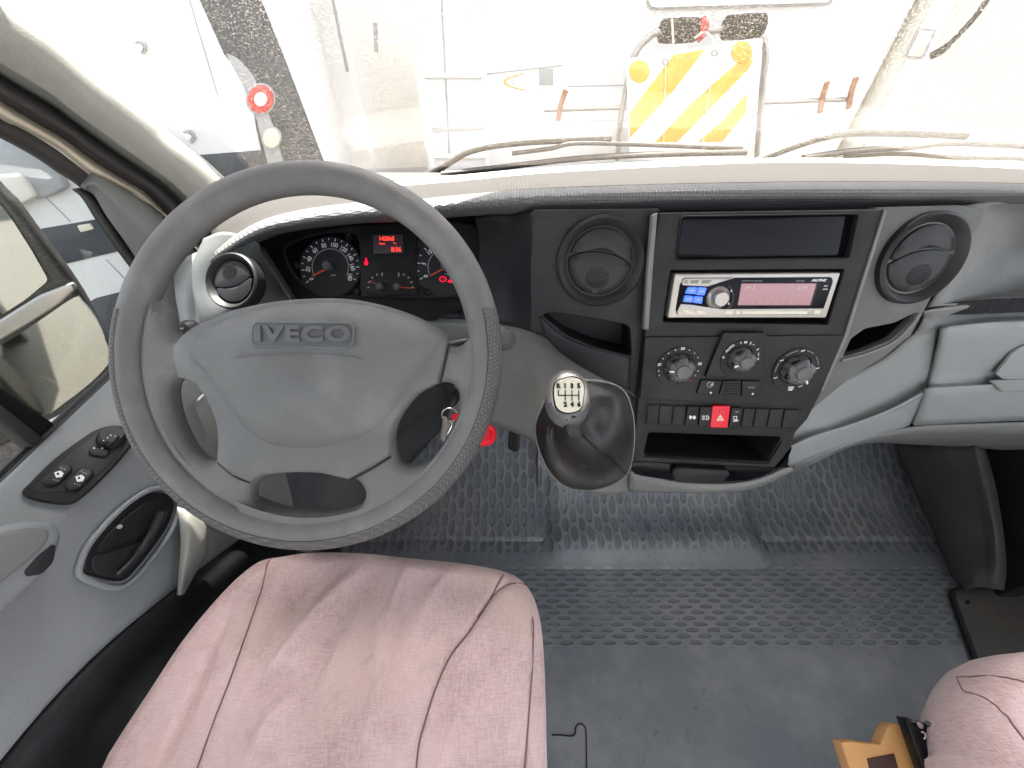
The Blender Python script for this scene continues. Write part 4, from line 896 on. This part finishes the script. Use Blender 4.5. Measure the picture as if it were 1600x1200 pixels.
# ---- switch row
sr = empty('switch_row', FCO.P(1130, 668), 'row of black rocker switches with one red hazard switch', 'switches')
plate('tray', FCO, rnd([(1008, 630), (1256, 640), (1246, 671), (1006, 664)], 3), 'darker', sr, h=.001, depth=.004, bev=.0006)
xb = [1011, 1030.5, 1052, 1073.5, 1094, 1115, 1142.5, 1162, 1181, 1203, 1226, 1250]
for i in range(len(xb)-1):
    x0, x1 = xb[i]+1, xb[i+1]-1; ya = 633+(x0-1011)*.034; yb = 664+(x0-1011)*.022; sh_ = -3-(x0-1011)*.012; hz = i == 5
    if hz: x0 -= 2; ya -= 2; yb += 2
    q = [(x0, ya), (x1, ya+.6), (x1+sh_, yb+.6), (x0+sh_, yb)]
    nm = 'hazard_switch' if hz else 'rocker_switch'
    b_ = plate(nm, FCO, rnd(q, 1.5), 'red' if hz else ('darker' if i in (3, 4, 6) else 'console'), sr, h=.007 if hz else (.005 if i in (3, 4, 6) else .0035), depth=.006, bev=.0014)
    hh = .0075 if hz else .0055; cx = (x0+x1+sh_)/2; cy = (ya+yb)/2+2
    if hz:
        tri = [(cx-6, cy+4), (cx+6, cy+4), (cx, cy-6)]; tri2 = [(cx-3.2, cy+2.6), (cx+3.2, cy+2.6), (cx, cy-2.6)]
        plate('symbol', FCO, tri, 'cream', b_, h=hh, depth=.0006, bev=.0001, holes=[tri2]); plate('symbol', FCO, [(cx-1.6, cy+2), (cx+1.6, cy+2), (cx, cy-1)], 'cream', b_, h=hh, depth=.0006, bev=.0001)
        for k in range(6): xx = x0+4+k*3.4; tube('rib', [FCO.P(xx, ya+4, .007), FCO.P(xx-1.2, ya+12, .007)], .0004, 'red', b_, seg=6)
    elif i == 3: 
        for dx in (-3, 3): plate('symbol', FCO, [(cx+dx-2.5, cy-3), (cx+dx+2.5, cy+2.5), (cx+dx-2.5, cy+2.5), (cx+dx+2.5, cy-3)][::1] if False else circ(cx+dx, cy, 2.4, 3, 8), 'white', b_, h=hh, depth=.0006, bev=.0001)
        plate('symbol', FCO, line(cx-5, cy-.5, cx+5, cy-.5, 1), 'white', b_, h=hh+.0006, depth=.0006, bev=.0001)
    elif i == 4:
        plate('symbol', FCO, arcband(cx+2, cy, 3.2, 1.2, -90, 90, 8)+[(cx+1, cy+3.6), (cx+1, cy-3.6)][:0], 'white', b_, h=hh, depth=.0006, bev=.0001)
        plate('symbol', FCO, line(cx+1.5, cy-3.5, cx+1.5, cy+3.5, 1.2), 'white', b_, h=hh, depth=.0006, bev=.0001)
        for dy in (-2.5, 0, 2.5): plate('symbol', FCO, line(cx-5.5, cy+dy, cx-1, cy+dy, 1.1), 'white', b_, h=hh, depth=.0006, bev=.0001)
    elif i == 6:
        plate('symbol', FCO, arcband(cx-1, cy-1, 3.4, 1.3, 45, 404, 4), 'white', b_, h=hh, depth=.0006, bev=.0001)
        plate('symbol', FCO, line(cx-4, cy+4, cx+4, cy+3, 1.5), 'white', b_, h=hh, depth=.0006, bev=.0001)
        plate('symbol', FCO, line(cx-1, ya+6, cx+4, ya+6.2, 1.2), 'dimprint', b_, h=hh, depth=.0006, bev=.0001)
    if i in (3, 4, 6):
        for r_ in range(7):
            if 3 <= r_ <= 4: continue
            tube('rib', [FCO.P(x0+3+sh_*r_/7, ya+5+r_*3.6, .005), FCO.P(x1-3+sh_*r_/7, ya+5.5+r_*3.6, .005)], .0004, 'console', b_, seg=6)
# ================================================================== STEERING WHEEL
TW = .405
FWH = Fr(PT(482, 555, TW), -AF)
wh = empty('steering_wheel', FWH.w(0, 0, -.03), 'large grey four spoke steering wheel in front of the driver seat', 'steering wheel')
K = TW/F_PX
RR = 277*K; r0 = 19.5*K*1.28
def rim_pt(a, b, k=1.0):
    rr = RR + math.cos(b)*r0*k; return FWH.w(rr*math.cos(a), rr*math.sin(a), math.sin(b)*r0*.92*k)
def rim(name, a0, a1, b0, b1, k, m, na, nb, closed):
    vs = []; fs = []
    for i in range(na if closed else na+1):
        a = a0+(a1-a0)*i/na
        for j in range(nb+1): 
            b = b0+(b1-b0)*j/nb
            kk = k(a, j/nb) if callable(k) else k
            vs.append(rim_pt(a, b, kk))
    L = nb+1; NA = na if closed else na+1
    for i in range(na):
        i2 = (i+1) % NA
        for j in range(nb): fs.append((i*L+j, i2*L+j, i2*L+j+1, i*L+j+1))
    me = bpy.data.meshes.new(name); me.from_pydata([tuple(v) for v in vs], [], fs)
    bm = bmesh.new(); bm.from_mesh(me); bmesh.ops.remove_doubles(bm, verts=bm.verts, dist=1e-6); bmesh.ops.recalc_face_normals(bm, faces=bm.faces)
    bm.to_mesh(me); bm.free(); return link(name, me, m, wh, 180)
rim('rim', 0, 2*math.pi, 0, 2*math.pi, 1.0, 'wheel', 128, 28, True)
gk = lambda a, s: 1.035 if .03 < s < .97 else .96
rim('grip_cover', R(14), R(-194), R(-100), R(78), gk, 'grip', 120, 24, False)
rim('grip_seam', R(14), R(-194), R(77), R(80), 1.012, 'hole', 120, 2, False)
# spoke plate with three openings
ang = lambda x, y: math.atan2(555-y, x-482)
a_r = ang(733, 470); a_l = ang(262, 475)-2*math.pi
arc = [(482+272*math.cos(a_r+(a_l-a_r)*i/60), 555-272*math.sin(a_r+(a_l-a_r)*i/60)) for i in range(61)]
top = cr([(250, 478), (254, 505), (262, 522), (278, 532), (305, 520), (370, 500), (440, 488), (510, 484), (570, 490), (630, 506), (680, 526), (702, 538), (718, 538), (729, 528), (735, 508), (738, 470)], 4, False)
hl = cr([(262, 594), (285, 589), (306, 596), (328, 622), (343, 660), (345, 695), (332, 719), (312, 722), (288, 702), (267, 662), (256, 618)], 4)
hbm = cr([(384, 772), (392, 752), (415, 741), (460, 737), (505, 738), (543, 747), (563, 763), (566, 782), (552, 797), (515, 805), (460, 806), (410, 801), (389, 790)], 4)
hr = cr([(612, 695), (614, 668), (632, 636), (655, 612), (682, 598), (706, 600), (716, 618), (713, 655), (697, 695), (672, 722), (642, 731), (620, 722)], 4)
plate('spokes', FWH, arc+top[1:-1], 'wheel', wh, h=.0105, depth=.028, bev=.0115, holes=[hl, hbm, hr], bres=6, smooth=70)
# airbag cover
cover = cr([(272, 541), (300, 514), (350, 490), (400, 477), (450, 469), (510, 466), (560, 469), (610, 481), (655, 499), (692, 522), (702, 536)], 4, False) + \
        cr([(696, 560), (690, 584), (686, 598)], 4, False) + cr([(655, 613), (633, 637), (615, 668), (612, 700), (611, 712)], 4, False) + cr([(580, 731), (548, 749)], 3, False) + \
        cr([(505, 739), (460, 738), (415, 742), (392, 753)], 4, False) + cr([(366, 742), (342, 722)], 3, False) + cr([(344, 695), (341, 660), (326, 624), (305, 597), (282, 590)], 4, False) + [(274, 562)]
for q in ([(702, 537), (697, 560), (688, 600)], [(611, 714), (580, 733), (546, 751)], [(390, 754), (366, 744), (341, 723)], [(272, 542), (274, 562), (283, 591)]):
    tube('cover_gap', cr([FWH.P(x, y, .0112) for x, y in q], 4, False), .0011, 'hole', wh, seg=8)
cp = [FWH.px(x, y, .008) for x, y in cover]; cc = FWH.px(482, 600, .008)
shield = cr([(282, 548), (300, 516), (350, 491), (400, 478), (450, 470), (510, 467), (560, 470), (610, 482), (655, 500), (690, 524), (680, 552), (650, 592), (625, 632), (595, 668), (560, 692), (520, 704), (475, 707), (430, 704), (395, 690), (365, 664), (340, 625), (312, 586)], 5)
airb = dome('airbag_cover', FWH, cp, cc, [(0, -.012), (.0, -.002), (.012, .0025), (.035, .0045), (.10, .0062), (.3, .0085), (.6, .010), (1, .010)], 'pad', wh, is_px=False, smooth=80, h0=.0095)
shp = [FWH.px(x, y, .020) for x, y in shield]
dome('cushion', FWH, shp, FWH.px(482, 590, .02), [(-.03, -.012), (0, -.0068), (.03, -.002), (.07, .003), (.13, .0075), (.2, .0115), (.3, .015), (.45, .0178), (.7, .019), (1, .0193)], 'pad', airb, is_px=False, smooth=80, h0=.0165)
hB = .0363
bp = rnd([(400, 503), (546, 504), (553, 512), (551, 537), (545, 543), (400, 541), (393, 534), (395, 510)], 6)
plate('badge', FWH, bp, 'badge', airb, h=hB+.0008, depth=.006, bev=.0008)
tube('badge_rim', [FWH.P(x, y, hB+.0006) for x, y in bp], .0008, 'pad', airb, closed=True, seg=8)
text('letters', 'IVECO', FWH, 474, 523, .0145, 'letter', airb, h=hB+.0002, ext=.0011, off=.0006, sx=1.42, bev=.0003)
tube('moulding_line', cr([FWH.P(x, y, hB+.0006) for x, y in ((360, 560), (400, 556), (470, 553), (530, 555), (566, 562))], 5, False), .0005, 'pad', airb, seg=6)
# column shroud behind the wheel (dark) and the stalks
cs = empty('steering_column', PT(500, 620, .50), 'dark steering column shroud with indicator and wiper stalks', 'steering column')
loft('shroud', [[PT(x, y, t) for x, y, t in ((400, 500, .56), (500, 485, .55), (600, 500, .56))],
     [PT(x, y, t) for x, y, t in ((400, 580, .50), (500, 580, .47), (640, 590, .50))],
     [PT(x, y, t) for x, y, t in ((430, 680, .52), (540, 680, .49), (700, 610, .56))],
     [PT(x, y, t) for x, y, t in ((470, 830, .60), (540, 830, .58), (700, 660, .62))]], 'dark', cs, 6, 6, .004)
loft('shroud_side', [[PT(x, y, t) for x, y, t in ((640, 590, .50), (695, 592, .55), (712, 598, .60))], [PT(x, y, t) for x, y, t in ((620, 640, .50), (680, 632, .55), (705, 628, .60))], [PT(x, y, t) for x, y, t in ((600, 700, .52), (650, 662, .56), (690, 650, .62))]], 'dark', cs, 5, 4, .004)
tube('column_tube', [PT(500, 720, .58), PT(500, 860, .75)], .04, 'black', cs, seg=20)
for pts, nm in ((((420, 560), (340, 530), (300, 518), (290, 514)), 'indicator_stalk'), (((640, 560), (720, 540), (775, 531), (790, 529)), 'wiper_stalk')):
    e = tube(nm, cr([PT(x, y, .50) for x, y in pts], 4, False), .010, 'vent', cs, seg=14)
a = PT(787, 530, .50); lathe('stalk_end', Fr(a, -AF), 0, 0, [(0, .018), (.008, .0165), (.0135, .010), (.0155, 0), (.0135, -.010), (.006, -.016), (0, -.017)], 'knob', cs, is_px=False)
a = PT(297, 517, .50); lathe('stalk_end', Fr(a, -AF), 0, 0, [(0, .014), (.008, .012), (.013, .006), (.0145, 0), (.012, -.008), (0, -.013)], 'vent', cs, is_px=False)
plate('stalk_symbol', Fr(a, -AF), [(-.004, -.001), (.004, .001), (.004, .0022), (-.004, .0004)], 'white', cs, h=.0150, depth=.001, is_px=False, bev=.0001)
# ignition lock, keys
ky = empty('key_bunch', PT(700, 660, .56), 'bunch of keys with red and yellow tags hanging from the ignition', 'keys')
FKy = Fr(PT(702, 665, .545), -AF)
lathe('ignition_lock', Fr(PT(700, 622, .60), (0, -.8, .6)), 0, 0, [(0, .006), (.010, .006), (.014, .004), (.016, 0), (.016, -.02)], 'black', cs, is_px=False)
tube('key_ring', [FKy.P(x, y, 0) for x, y in circ(702, 648, 12, 10.5, 24)], .0011, 'chrome', ky, closed=True, seg=8)
for pl in ([(692, 650), (699, 652), (698, 672), (694, 690), (688, 686), (690, 668)], [(700, 655), (704, 658), (702, 672), (698, 682), (695, 680)]):
    plate('key', FKy, rnd(pl, 2), 'silver', ky, h=.001, depth=.002)
tube('chain', cr([FKy.P(x, y, .003) for x, y in ((704, 655), (706, 664), (702, 673), (698, 680))], 4, False), .0012, 'chrome', ky, seg=6)
plate('red_tag', FKy, rnd([(703, 650), (716, 644), (718, 655), (708, 658)], 3), 'red', ky, h=.002, depth=.004)
FTg = Fr(PT(752, 680, .50), (.2, -.5, .8))
lathe('red_fob', FTg, 756, 679, [(0, .004), (.009, .004), (.0105, .007), (.0135, .0075), (.0165, .004), (.017, 0), (.012, -.004)], 'red', ky, sx=1, sy=.9)
plate('yellow_tag', FTg, rnd([(737, 696), (740, 690), (743, 689), (746, 697), (747, 702), (736, 702)], 2), 'yellow', ky, h=.002, depth=.003)
# pedals
def pedal(pl, Yd, label, ribs=True):
    c = (sum(p[0] for p in pl)/len(pl), sum(p[1] for p in pl)/len(pl))
    fr = Fr(PY(c[0], c[1], Yd), (0, -.8, .6))
    e = empty('pedal', fr.P(*c), label, 'pedal')
    plate('pad', fr, rnd(pl, 6), 'black', e, h=.004, depth=.012, bev=.003)
    x0 = min(p[0] for p in pl)+5; x1 = max(p[0] for p in pl)-5; y0 = min(p[1] for p in pl)+5; y1 = max(p[1] for p in pl)-5
    n = 5
    for k in range(n): xx = x0+(x1-x0)*k/(n-1); tube('tread_rib', [fr.P(xx, y0, .0045), fr.P(xx-2, y1, .0045)], .0014, 'vent', e, seg=6)
    p = fr.P(c[0], y0, -.004); tube('arm', [p, p+V((0, .06, .10)), p+V((0, .10, .22))], .007, 'black', e)
pedal([(632, 662), (665, 662), (670, 668), (667, 702), (634, 702), (630, 696)], .62, 'wide brake pedal in the dark behind the lower right spoke')
pedal([(796, 668), (814, 670), (811, 705), (803, 707), (793, 700)], .62, 'narrow ribbed accelerator pedal under the trim beside the gear lever')

# ================================================================== GEAR LEVER
gv = empty('gear_lever', PY(905, 720, .36), 'dash mounted gear lever with silver ball knob and black leather boot', 'gear lever')
FB = Fr(PT(915, 680, .475), (0, -.80, .60))
bo = cr([(846, 640), (868, 604), (900, 596), (945, 598), (975, 612), (988, 645), (991, 680), (987, 720), (978, 742), (955, 758), (920, 766), (885, 760), (860, 738), (844, 705), (837, 670)], 6)
plate('boot_frame', FB, [(x+(x-915)*.035, y+(y-683)*.025) for x, y in bo], 'mid', gv, h=.002, depth=.012, bev=.003)
nc_ = FB.px(887, 655, .075)
def fold(x, y, s):
    x -= nc_[0]; y -= nc_[1]
    return s*(1-s)*(.046*math.sin(3*math.atan2(y, x)+6*s+.6) + .007*math.sin(8*math.atan2(y, x)-5*s))
prof = [(0, .0)]+[(i/24*.86, .001+.030*math.sin(min(1, i/24*1.5)*math.pi/2)+.045*(i/24)**2.5) for i in range(1, 25)]
dome('boot', FB, [FB.px(x, y, .002) for x, y in bo], nc_, prof, 'leather', gv, is_px=False, hf=fold, smooth=80, h0=.002)
# boot seam
base = FB.px(982, 744, .002)
sp = []
for i in range(1, 24):
    s = i/24*.86; h = prof[i][1]; bx = base[0]+(nc_[0]-base[0])*s; by = base[1]+(nc_[1]-base[1])*s
    sp.append(FB.w(bx, by, .0035+h+fold(bx, by, s)))
tube('boot_seam', sp, .0007, 'black', gv, seg=6)
kc = PT(887, 618, .405)
FKn = Fr(kc, -AF.normalized()*1+V((0, -.05, .18)))
kn = lathe('knob', FKn, 0, -.006, [(0, .019), (.010, .0175), (.0185, .0125), (.0228, .004), (.0235, -.004), (.0218, -.014), (.015, -.026), (.011, -.034), (.011, -.06)], 'knob', gv, is_px=False, sy=1.22, seg=48)
kt = lathe('knob_cap', FKn, 0, -.001, [(0, .0205), (.010, .0192), (.0182, .0142), (.0222, .0068), (.0232, -.001)], 'silver', gv, is_px=False, sy=1.22, seg=48)
plate('gate_plate_rim', FKn, [(x*1.07, y*1.05) for x, y in rnd([(-.0160, .0125), (0, .0185), (.0115, .0150), (.0135, .005), (.0105, -.0155), (-.003, -.0195), (-.0140, -.0155), (-.0170, -.002)], .006)], 'black', gv, h=.0225, depth=.006, is_px=False)
gp_ = plate('gate_plate', FKn, rnd([(-.0160, .0125), (0, .0180), (.0115, .0145), (.0135, .005), (.0105, -.0150), (-.003, -.0190), (-.0140, -.0150), (-.0170, -.002)], .006), 'cream', gv, h=.0232, depth=.006, is_px=False)
gx = lambda i: -.0127+.0068*i
for i, s in enumerate('R135'): text('numeral', s, FKn, gx(i), .0082, .0046, 'black', gp_, h=.0234, is_px=False, off=.00038, sx=.95)
for i, s in enumerate('246'): text('numeral', s, FKn, gx(i+1), -.0102, .0046, 'black', gp_, h=.0234, is_px=False, off=.00038, sx=.95)
def bar(x0, y0, x1, y1, w_=.0010): plate('gate_line', FKn, line(x0, y0, x1, y1, w_), 'black', gp_, h=.0236, depth=.0004, bev=.00005, is_px=False)
bar(gx(0), -.001, gx(3), -.001)
bar(gx(0), -.0014, gx(0), .0042)
for i in (1, 2, 3): bar(gx(i), -.0062, gx(i), .0042)

# ================================================================== SEATS
def seat(name, out, Z, seams, wr, label, edge, cx, cy, drop=0):
    fr = Fr((0, 0, Z), (0, 0, 1))
    poly = [fr.px(x, y, -drop) if not isinstance(x, str) else y for x, y in out]
    poly = cr(poly, 10)
    e = empty(name, (cx, cy, -1.05), label, 'seat')
    prof = [(.14, -.17), (.06, -.13), (.015, -.10), (.0, -.075), (.002, -.055), (.010, -.038), (.022, -.022), (.04, -.011), (.07, -.004), (.10, 0)]+[(.10+.9*i/70, .012*math.sin(i/70*math.pi/2)) for i in range(1, 70)]+[(1, .012)]
    segs = []
    for pts, amp, wd in wr:
        q = [fr.px(x, y) for x, y in pts]; q = cr(q, 6, False)
        segs.append((q, amp, wd*.75))
    sm = [cr([fr.px(x, y) for x, y in pts], 8, False) for pts in seams]
    def dist(q, x, y):
        b = 9
        for i in range(len(q)-1):
            ax_, ay = q[i]; dx, dy = q[i+1][0]-ax_, q[i+1][1]-ay; L = dx*dx+dy*dy or 1e-9
            t = max(0, min(1, ((x-ax_)*dx+(y-ay)*dy)/L)); d = math.hypot(x-ax_-dx*t, y-ay-dy*t)
            if d < b: b = d; bt = (i+t)/(len(q)-1)
        return b, bt
    def hf(x, y, s):
        if s < .004: return 0
        h = 0
        for q, amp, wd in segs:
            d, t = dist(q, x, y)
            if d < wd*3: h += 2.5*amp*math.exp(-(d/wd)**2)*math.sin(math.pi*min(1, max(0, t*.9+.08)))
        for q in sm:
            d, t = dist(q, x, y)
            if d < .02: h -= .0035*math.exp(-(d/.0035)**2)
        h += .0015*math.sin(x*31+y*17)*math.sin(y*23-x*9)
        return h*min(1, s*12)
    c = dome('cushion', fr, poly, (cx, cy), prof, 'fabric', e, is_px=False, hf=hf, smooth=180)
    for q in sm:
        pts = []
        for x, y in q:
            # height of the cushion along the seam
            best = 0
            for i in range(200):
                s = i/200
                # inside test by scaling towards the centre
                pass
            pts.append((x, y))
        bmv = [v.co for v in c.data.vertices]
        off = c.matrix_basis.translation + V(e.location)
        P3 = []
        for x, y in pts:
            b = min(bmv, key=lambda v: (v.x-x)**2+(v.y-y)**2+(0 if v.z > Z-.05 else .01))
            P3.append(V((x, y, b.z+.0011)))
        P3 = [P3[max(0, i-1)]*.25+P3[i]*.5+P3[min(len(P3)-1, i+1)]*.25 for i in range(len(P3))]
        tube('seam', P3, .0009, 'seam', e, seg=6)
    box('base', (cx-(.17 if drop == 0 else .06), cy-.15, -1.05), (cx+.17, cy+.12, Z-.10), 'darker', e, .01)
    return e
so_ = [(432, 855), (480, 849), (560, 850), (640, 858), (720, 866), (780, 876), (815, 890), (836, 915), (848, 955), (854, 1010), (858, 1100), (861, 1200), ('w', (.045, -.14)), ('w', (.03, -.27)), ('w', (-.05, -.30)), ('w', (-.35, -.30)), ('w', (-.45, -.27)), ('w', (-.475, -.12)), (133, 1200), (155, 1160), (215, 1070), (270, 990), (325, 925), (365, 885), (398, 862)]
seat('driver_seat', so_, -.62,
     [[(418, 862), (408, 920), (388, 985), (362, 1060), (335, 1130), (312, 1200), (300, 1240)],
      [(790, 888), (768, 930), (735, 985), (705, 1025), (682, 1075), (665, 1130), (655, 1170), (650, 1240)],
      [(822, 906), (795, 912), (770, 930), (745, 965)],
      [(815, 912), (832, 955), (833, 1020), (828, 1100), (820, 1200), (818, 1240)]],
     [([(450, 870), (420, 930), (400, 985)], .004, .010), ([(560, 890), (500, 950), (450, 1020), (400, 1080)], .006, .011), ([(640, 880), (612, 940), (600, 1020), (585, 1110), (570, 1190)], .006, .010),
      ([(520, 880), (470, 930), (430, 980), (400, 1030)], -.004, .012), ([(600, 880), (540, 960), (500, 1040), (470, 1120)], -.0035, .014), ([(700, 890), (660, 960), (640, 1060)], .003, .012),
      ([(735, 1000), (715, 1080), (700, 1160), (690, 1200)], .004, .007), ([(300, 1020), (340, 1015), (375, 1020)], .002, .006), ([(385, 1100), (420, 1070), (470, 1060)], -.004, .018), ([(250, 1200), (290, 1120), (330, 1030), (360, 960)], -.005, .008), ([(400, 1180), (430, 1120), (470, 1080)], .004, .012)],
     'driver seat with faded pink creased fabric cushion behind the steering wheel', None, -.20, -.03)
so2 = [(1600, 1024), (1560, 1025), (1520, 1031), (1492, 1046), (1474, 1070), (1463, 1100), (1462, 1140), (1468, 1175), (1480, 1230), ('w', (.62, -.18)), ('w', (.66, -.32)), ('w', (1.00, -.32)), ('w', (1.06, -.1)), ('w', (1.03, .12)), (1720, 1040)]
seat('passenger_seat', so2, -.62,
     [[(1530, 1050), (1542, 1072), (1565, 1105), (1590, 1140), (1625, 1185), (1660, 1230)],
      [(1530, 1050), (1555, 1050), (1580, 1058), (1610, 1068), (1660, 1088)]],
     [([(1480, 1100), (1510, 1130), (1540, 1170)], .003, .010), ([(1500, 1070), (1520, 1110), (1560, 1180)], -.003, .010)],
     'passenger seat with pink fabric cushion, only its corner in view at lower right', None, .84, -.06, .075)
# slide rail and plywood plinth beside the passenger seat
pw = empty('plywood_plinth', PZ(1380, 1180, -.80), 'varnished plywood plinth with a dark label beside the passenger seat', 'plywood box')
FPW = Fr(PZ(1385, 1160, -.74), (.05, -.25, 1))
plate('top_board', FPW, [(1314, 1160), (1330, 1158), (1355, 1162), (1376, 1164), (1386, 1140), (1392, 1132), (1410, 1134), (1452, 1230), (1440, 1290), (1350, 1290), (1336, 1225)], 'wood', pw, h=0, depth=.018, bev=.0015)
plate('label_plate', FPW, [(1356, 1186), (1398, 1178), (1412, 1230), (1372, 1250)], 'brownlabel', pw, h=.002, depth=.003)
plate('side_board', FPW, [(1411, 1134), (1416, 1136), (1466, 1250), (1456, 1250)], 'wood', pw, h=.008, depth=.02, bev=.001)
rl = empty('seat_rail', PZ(1440, 1170, -.80), 'black steel slide rail with bolts beside the passenger seat', 'seat rail')
FRL = Fr(PZ(1440, 1160, -.72), (-.1, -.2, 1))
plate('rail', FRL, rnd([(1416, 1124), (1428, 1124), (1456, 1132), (1462, 1145), (1500, 1260), (1462, 1260)], 3), 'bracket', rl, h=0, depth=.012, bev=.002)
plate('rail', FRL, [(1415, 1122), (1421, 1122), (1472, 1260), (1464, 1260)], 'bracket', rl, h=.010, depth=.02, bev=.002)
for x, y in ((1429, 1131), (1452, 1133)): lathe('bolt', FRL, x, y, [(0, .010), (.004, .010), (.0055, .006), (.0055, 0)], 'chrome', rl, seg=6)
plate('spring_clip', FRL, arcband(1441, 1150, 6, 3, -60, 100, 12), 'chrome', rl, h=.008, depth=.004)

# ================================================================== FOOTWELL
# toe board rising ahead of the floor, with the raised tunnel edge
tb = loft('toe_board', [[V((x, .44, -1.048)) for x in (-.62, -.2, .2, .6, 1.0, 1.3)], [V((x, .56, -1.02)) for x in (-.62, -.2, .2, .6, 1.0, 1.3)], [V((x, .74, -.90)) for x in (-.62, -.2, .2, .6, 1.0, 1.3)], [V((x, .95, -.6)) for x in (-.62, -.2, .2, .6, 1.0, 1.3)]], 'floor', None, 6, 8, .004)
tag(tb, kind='structure'); tb.name = 'floor_toe_board'
fw = box('firewall', (-.72, .955, -1.1), (1.45, 1.12, -.325), 'hole', None); tag(fw, 'black bulkhead behind the dashboard', 'bulkhead')
# rounded ridge in the rubber between the driver and the passenger footwell, and the low tunnel hump
hump = mesh('floor_tunnel', *(lambda: ((lambda vs, fs: (vs, fs))(
    [(.075+.0+(.70-.075)*i/40, .36+.30*j/20, -1.0515+.0355*(lambda t: t*t*(3-2*t))(min(1, j/5.0))*(lambda t: t*t*(3-2*t))(min(1, (20-abs(i-20))/4.0))+max(0,(j-8)/12.0)**2*.16) for i in range(41) for j in range(21)],
    [(i*21+j, (i+1)*21+j, (i+1)*21+j+1, i*21+j+1) for i in range(40) for j in range(20)])))(), 'floor', None, 180)
tag(hump, kind='structure')
sdl = tube('floor_seam', cr([PZ(x, y, -1.0485) for x, y in ((862, 1148), (880, 1149), (893, 1150), (899, 1146), (900, 1136), (906, 1131), (913, 1135), (916, 1150), (917, 1230))], 6, False), .0012, 'hole', cf, seg=6)
# wheel arch bulge, step edge and right side of the cab
wa = empty('wheel_arch', (1.1, .5, -1.05), 'dark rounded wheel arch liner at the right of the passenger footwell', 'wheel arch')
ro = [(1528, 700), (1545, 760), (1560, 820), (1566, 870), (1563, 920)]
loft('arch_liner', [[PT(1395, 690, 1.12), PT(1425, 760, 1.08), PT(1458, 830, 1.03), PT(1482, 890, 1.0), PT(1496, 925, .98)],
      [PT(1440, 695, 1.00), PT(1460, 760, .99), PT(1480, 830, .97), PT(1500, 885, .955), PT(1515, 920, .94)],
      [PT(1505, 695, .90), PT(1520, 760, .89), PT(1534, 830, .895), PT(1538, 885, .90), PT(1535, 918, .92)],
      [PT(1528, 695, .88), PT(1546, 760, .87), PT(1560, 830, .87), PT(1565, 885, .88), PT(1562, 922, .91)],
      [PT(1540, 695, 1.0), PT(1560, 760, 1.0), PT(1572, 830, 1.0), PT(1578, 885, 1.0), PT(1576, 922, .99)]], 'archm', wa, 6, 6, .004)
st = empty('step_well', (1.15, .2, -1.1), 'dark entry step with a raised rim at the far right of the floor', 'step')
FST = Fr((1.1, .2, -1.046), (0, 0, 1))
plate('step_plate', FST, rnd([(1489, 926), (1500, 921), (1640, 920), (1700, 1100), (1560, 1130)], 8), 'archm', st, h=.003, depth=.01)
tube('step_rim', [FST.P(x, y, .003) for x, y in rnd([(1640, 918), (1498, 920), (1486, 928), (1560, 1130)], 14)[4:]], .006, 'dark', st, seg=8)
plate('cap', FST, circ(1513, 941, 4, 4, 14), 'vent', st, h=.0045, depth=.003)
pd = box('passenger_door', (1.30, -.6, -1.1), (1.36, .75, -.46), 'doorg', None, .02); tag(pd, 'grey lower panel of the passenger door beyond the dashboard', 'door')
box('kick_panel', (1.20, .30, -1.2), (1.26, .95, -.42), 'darker', wa, .01)
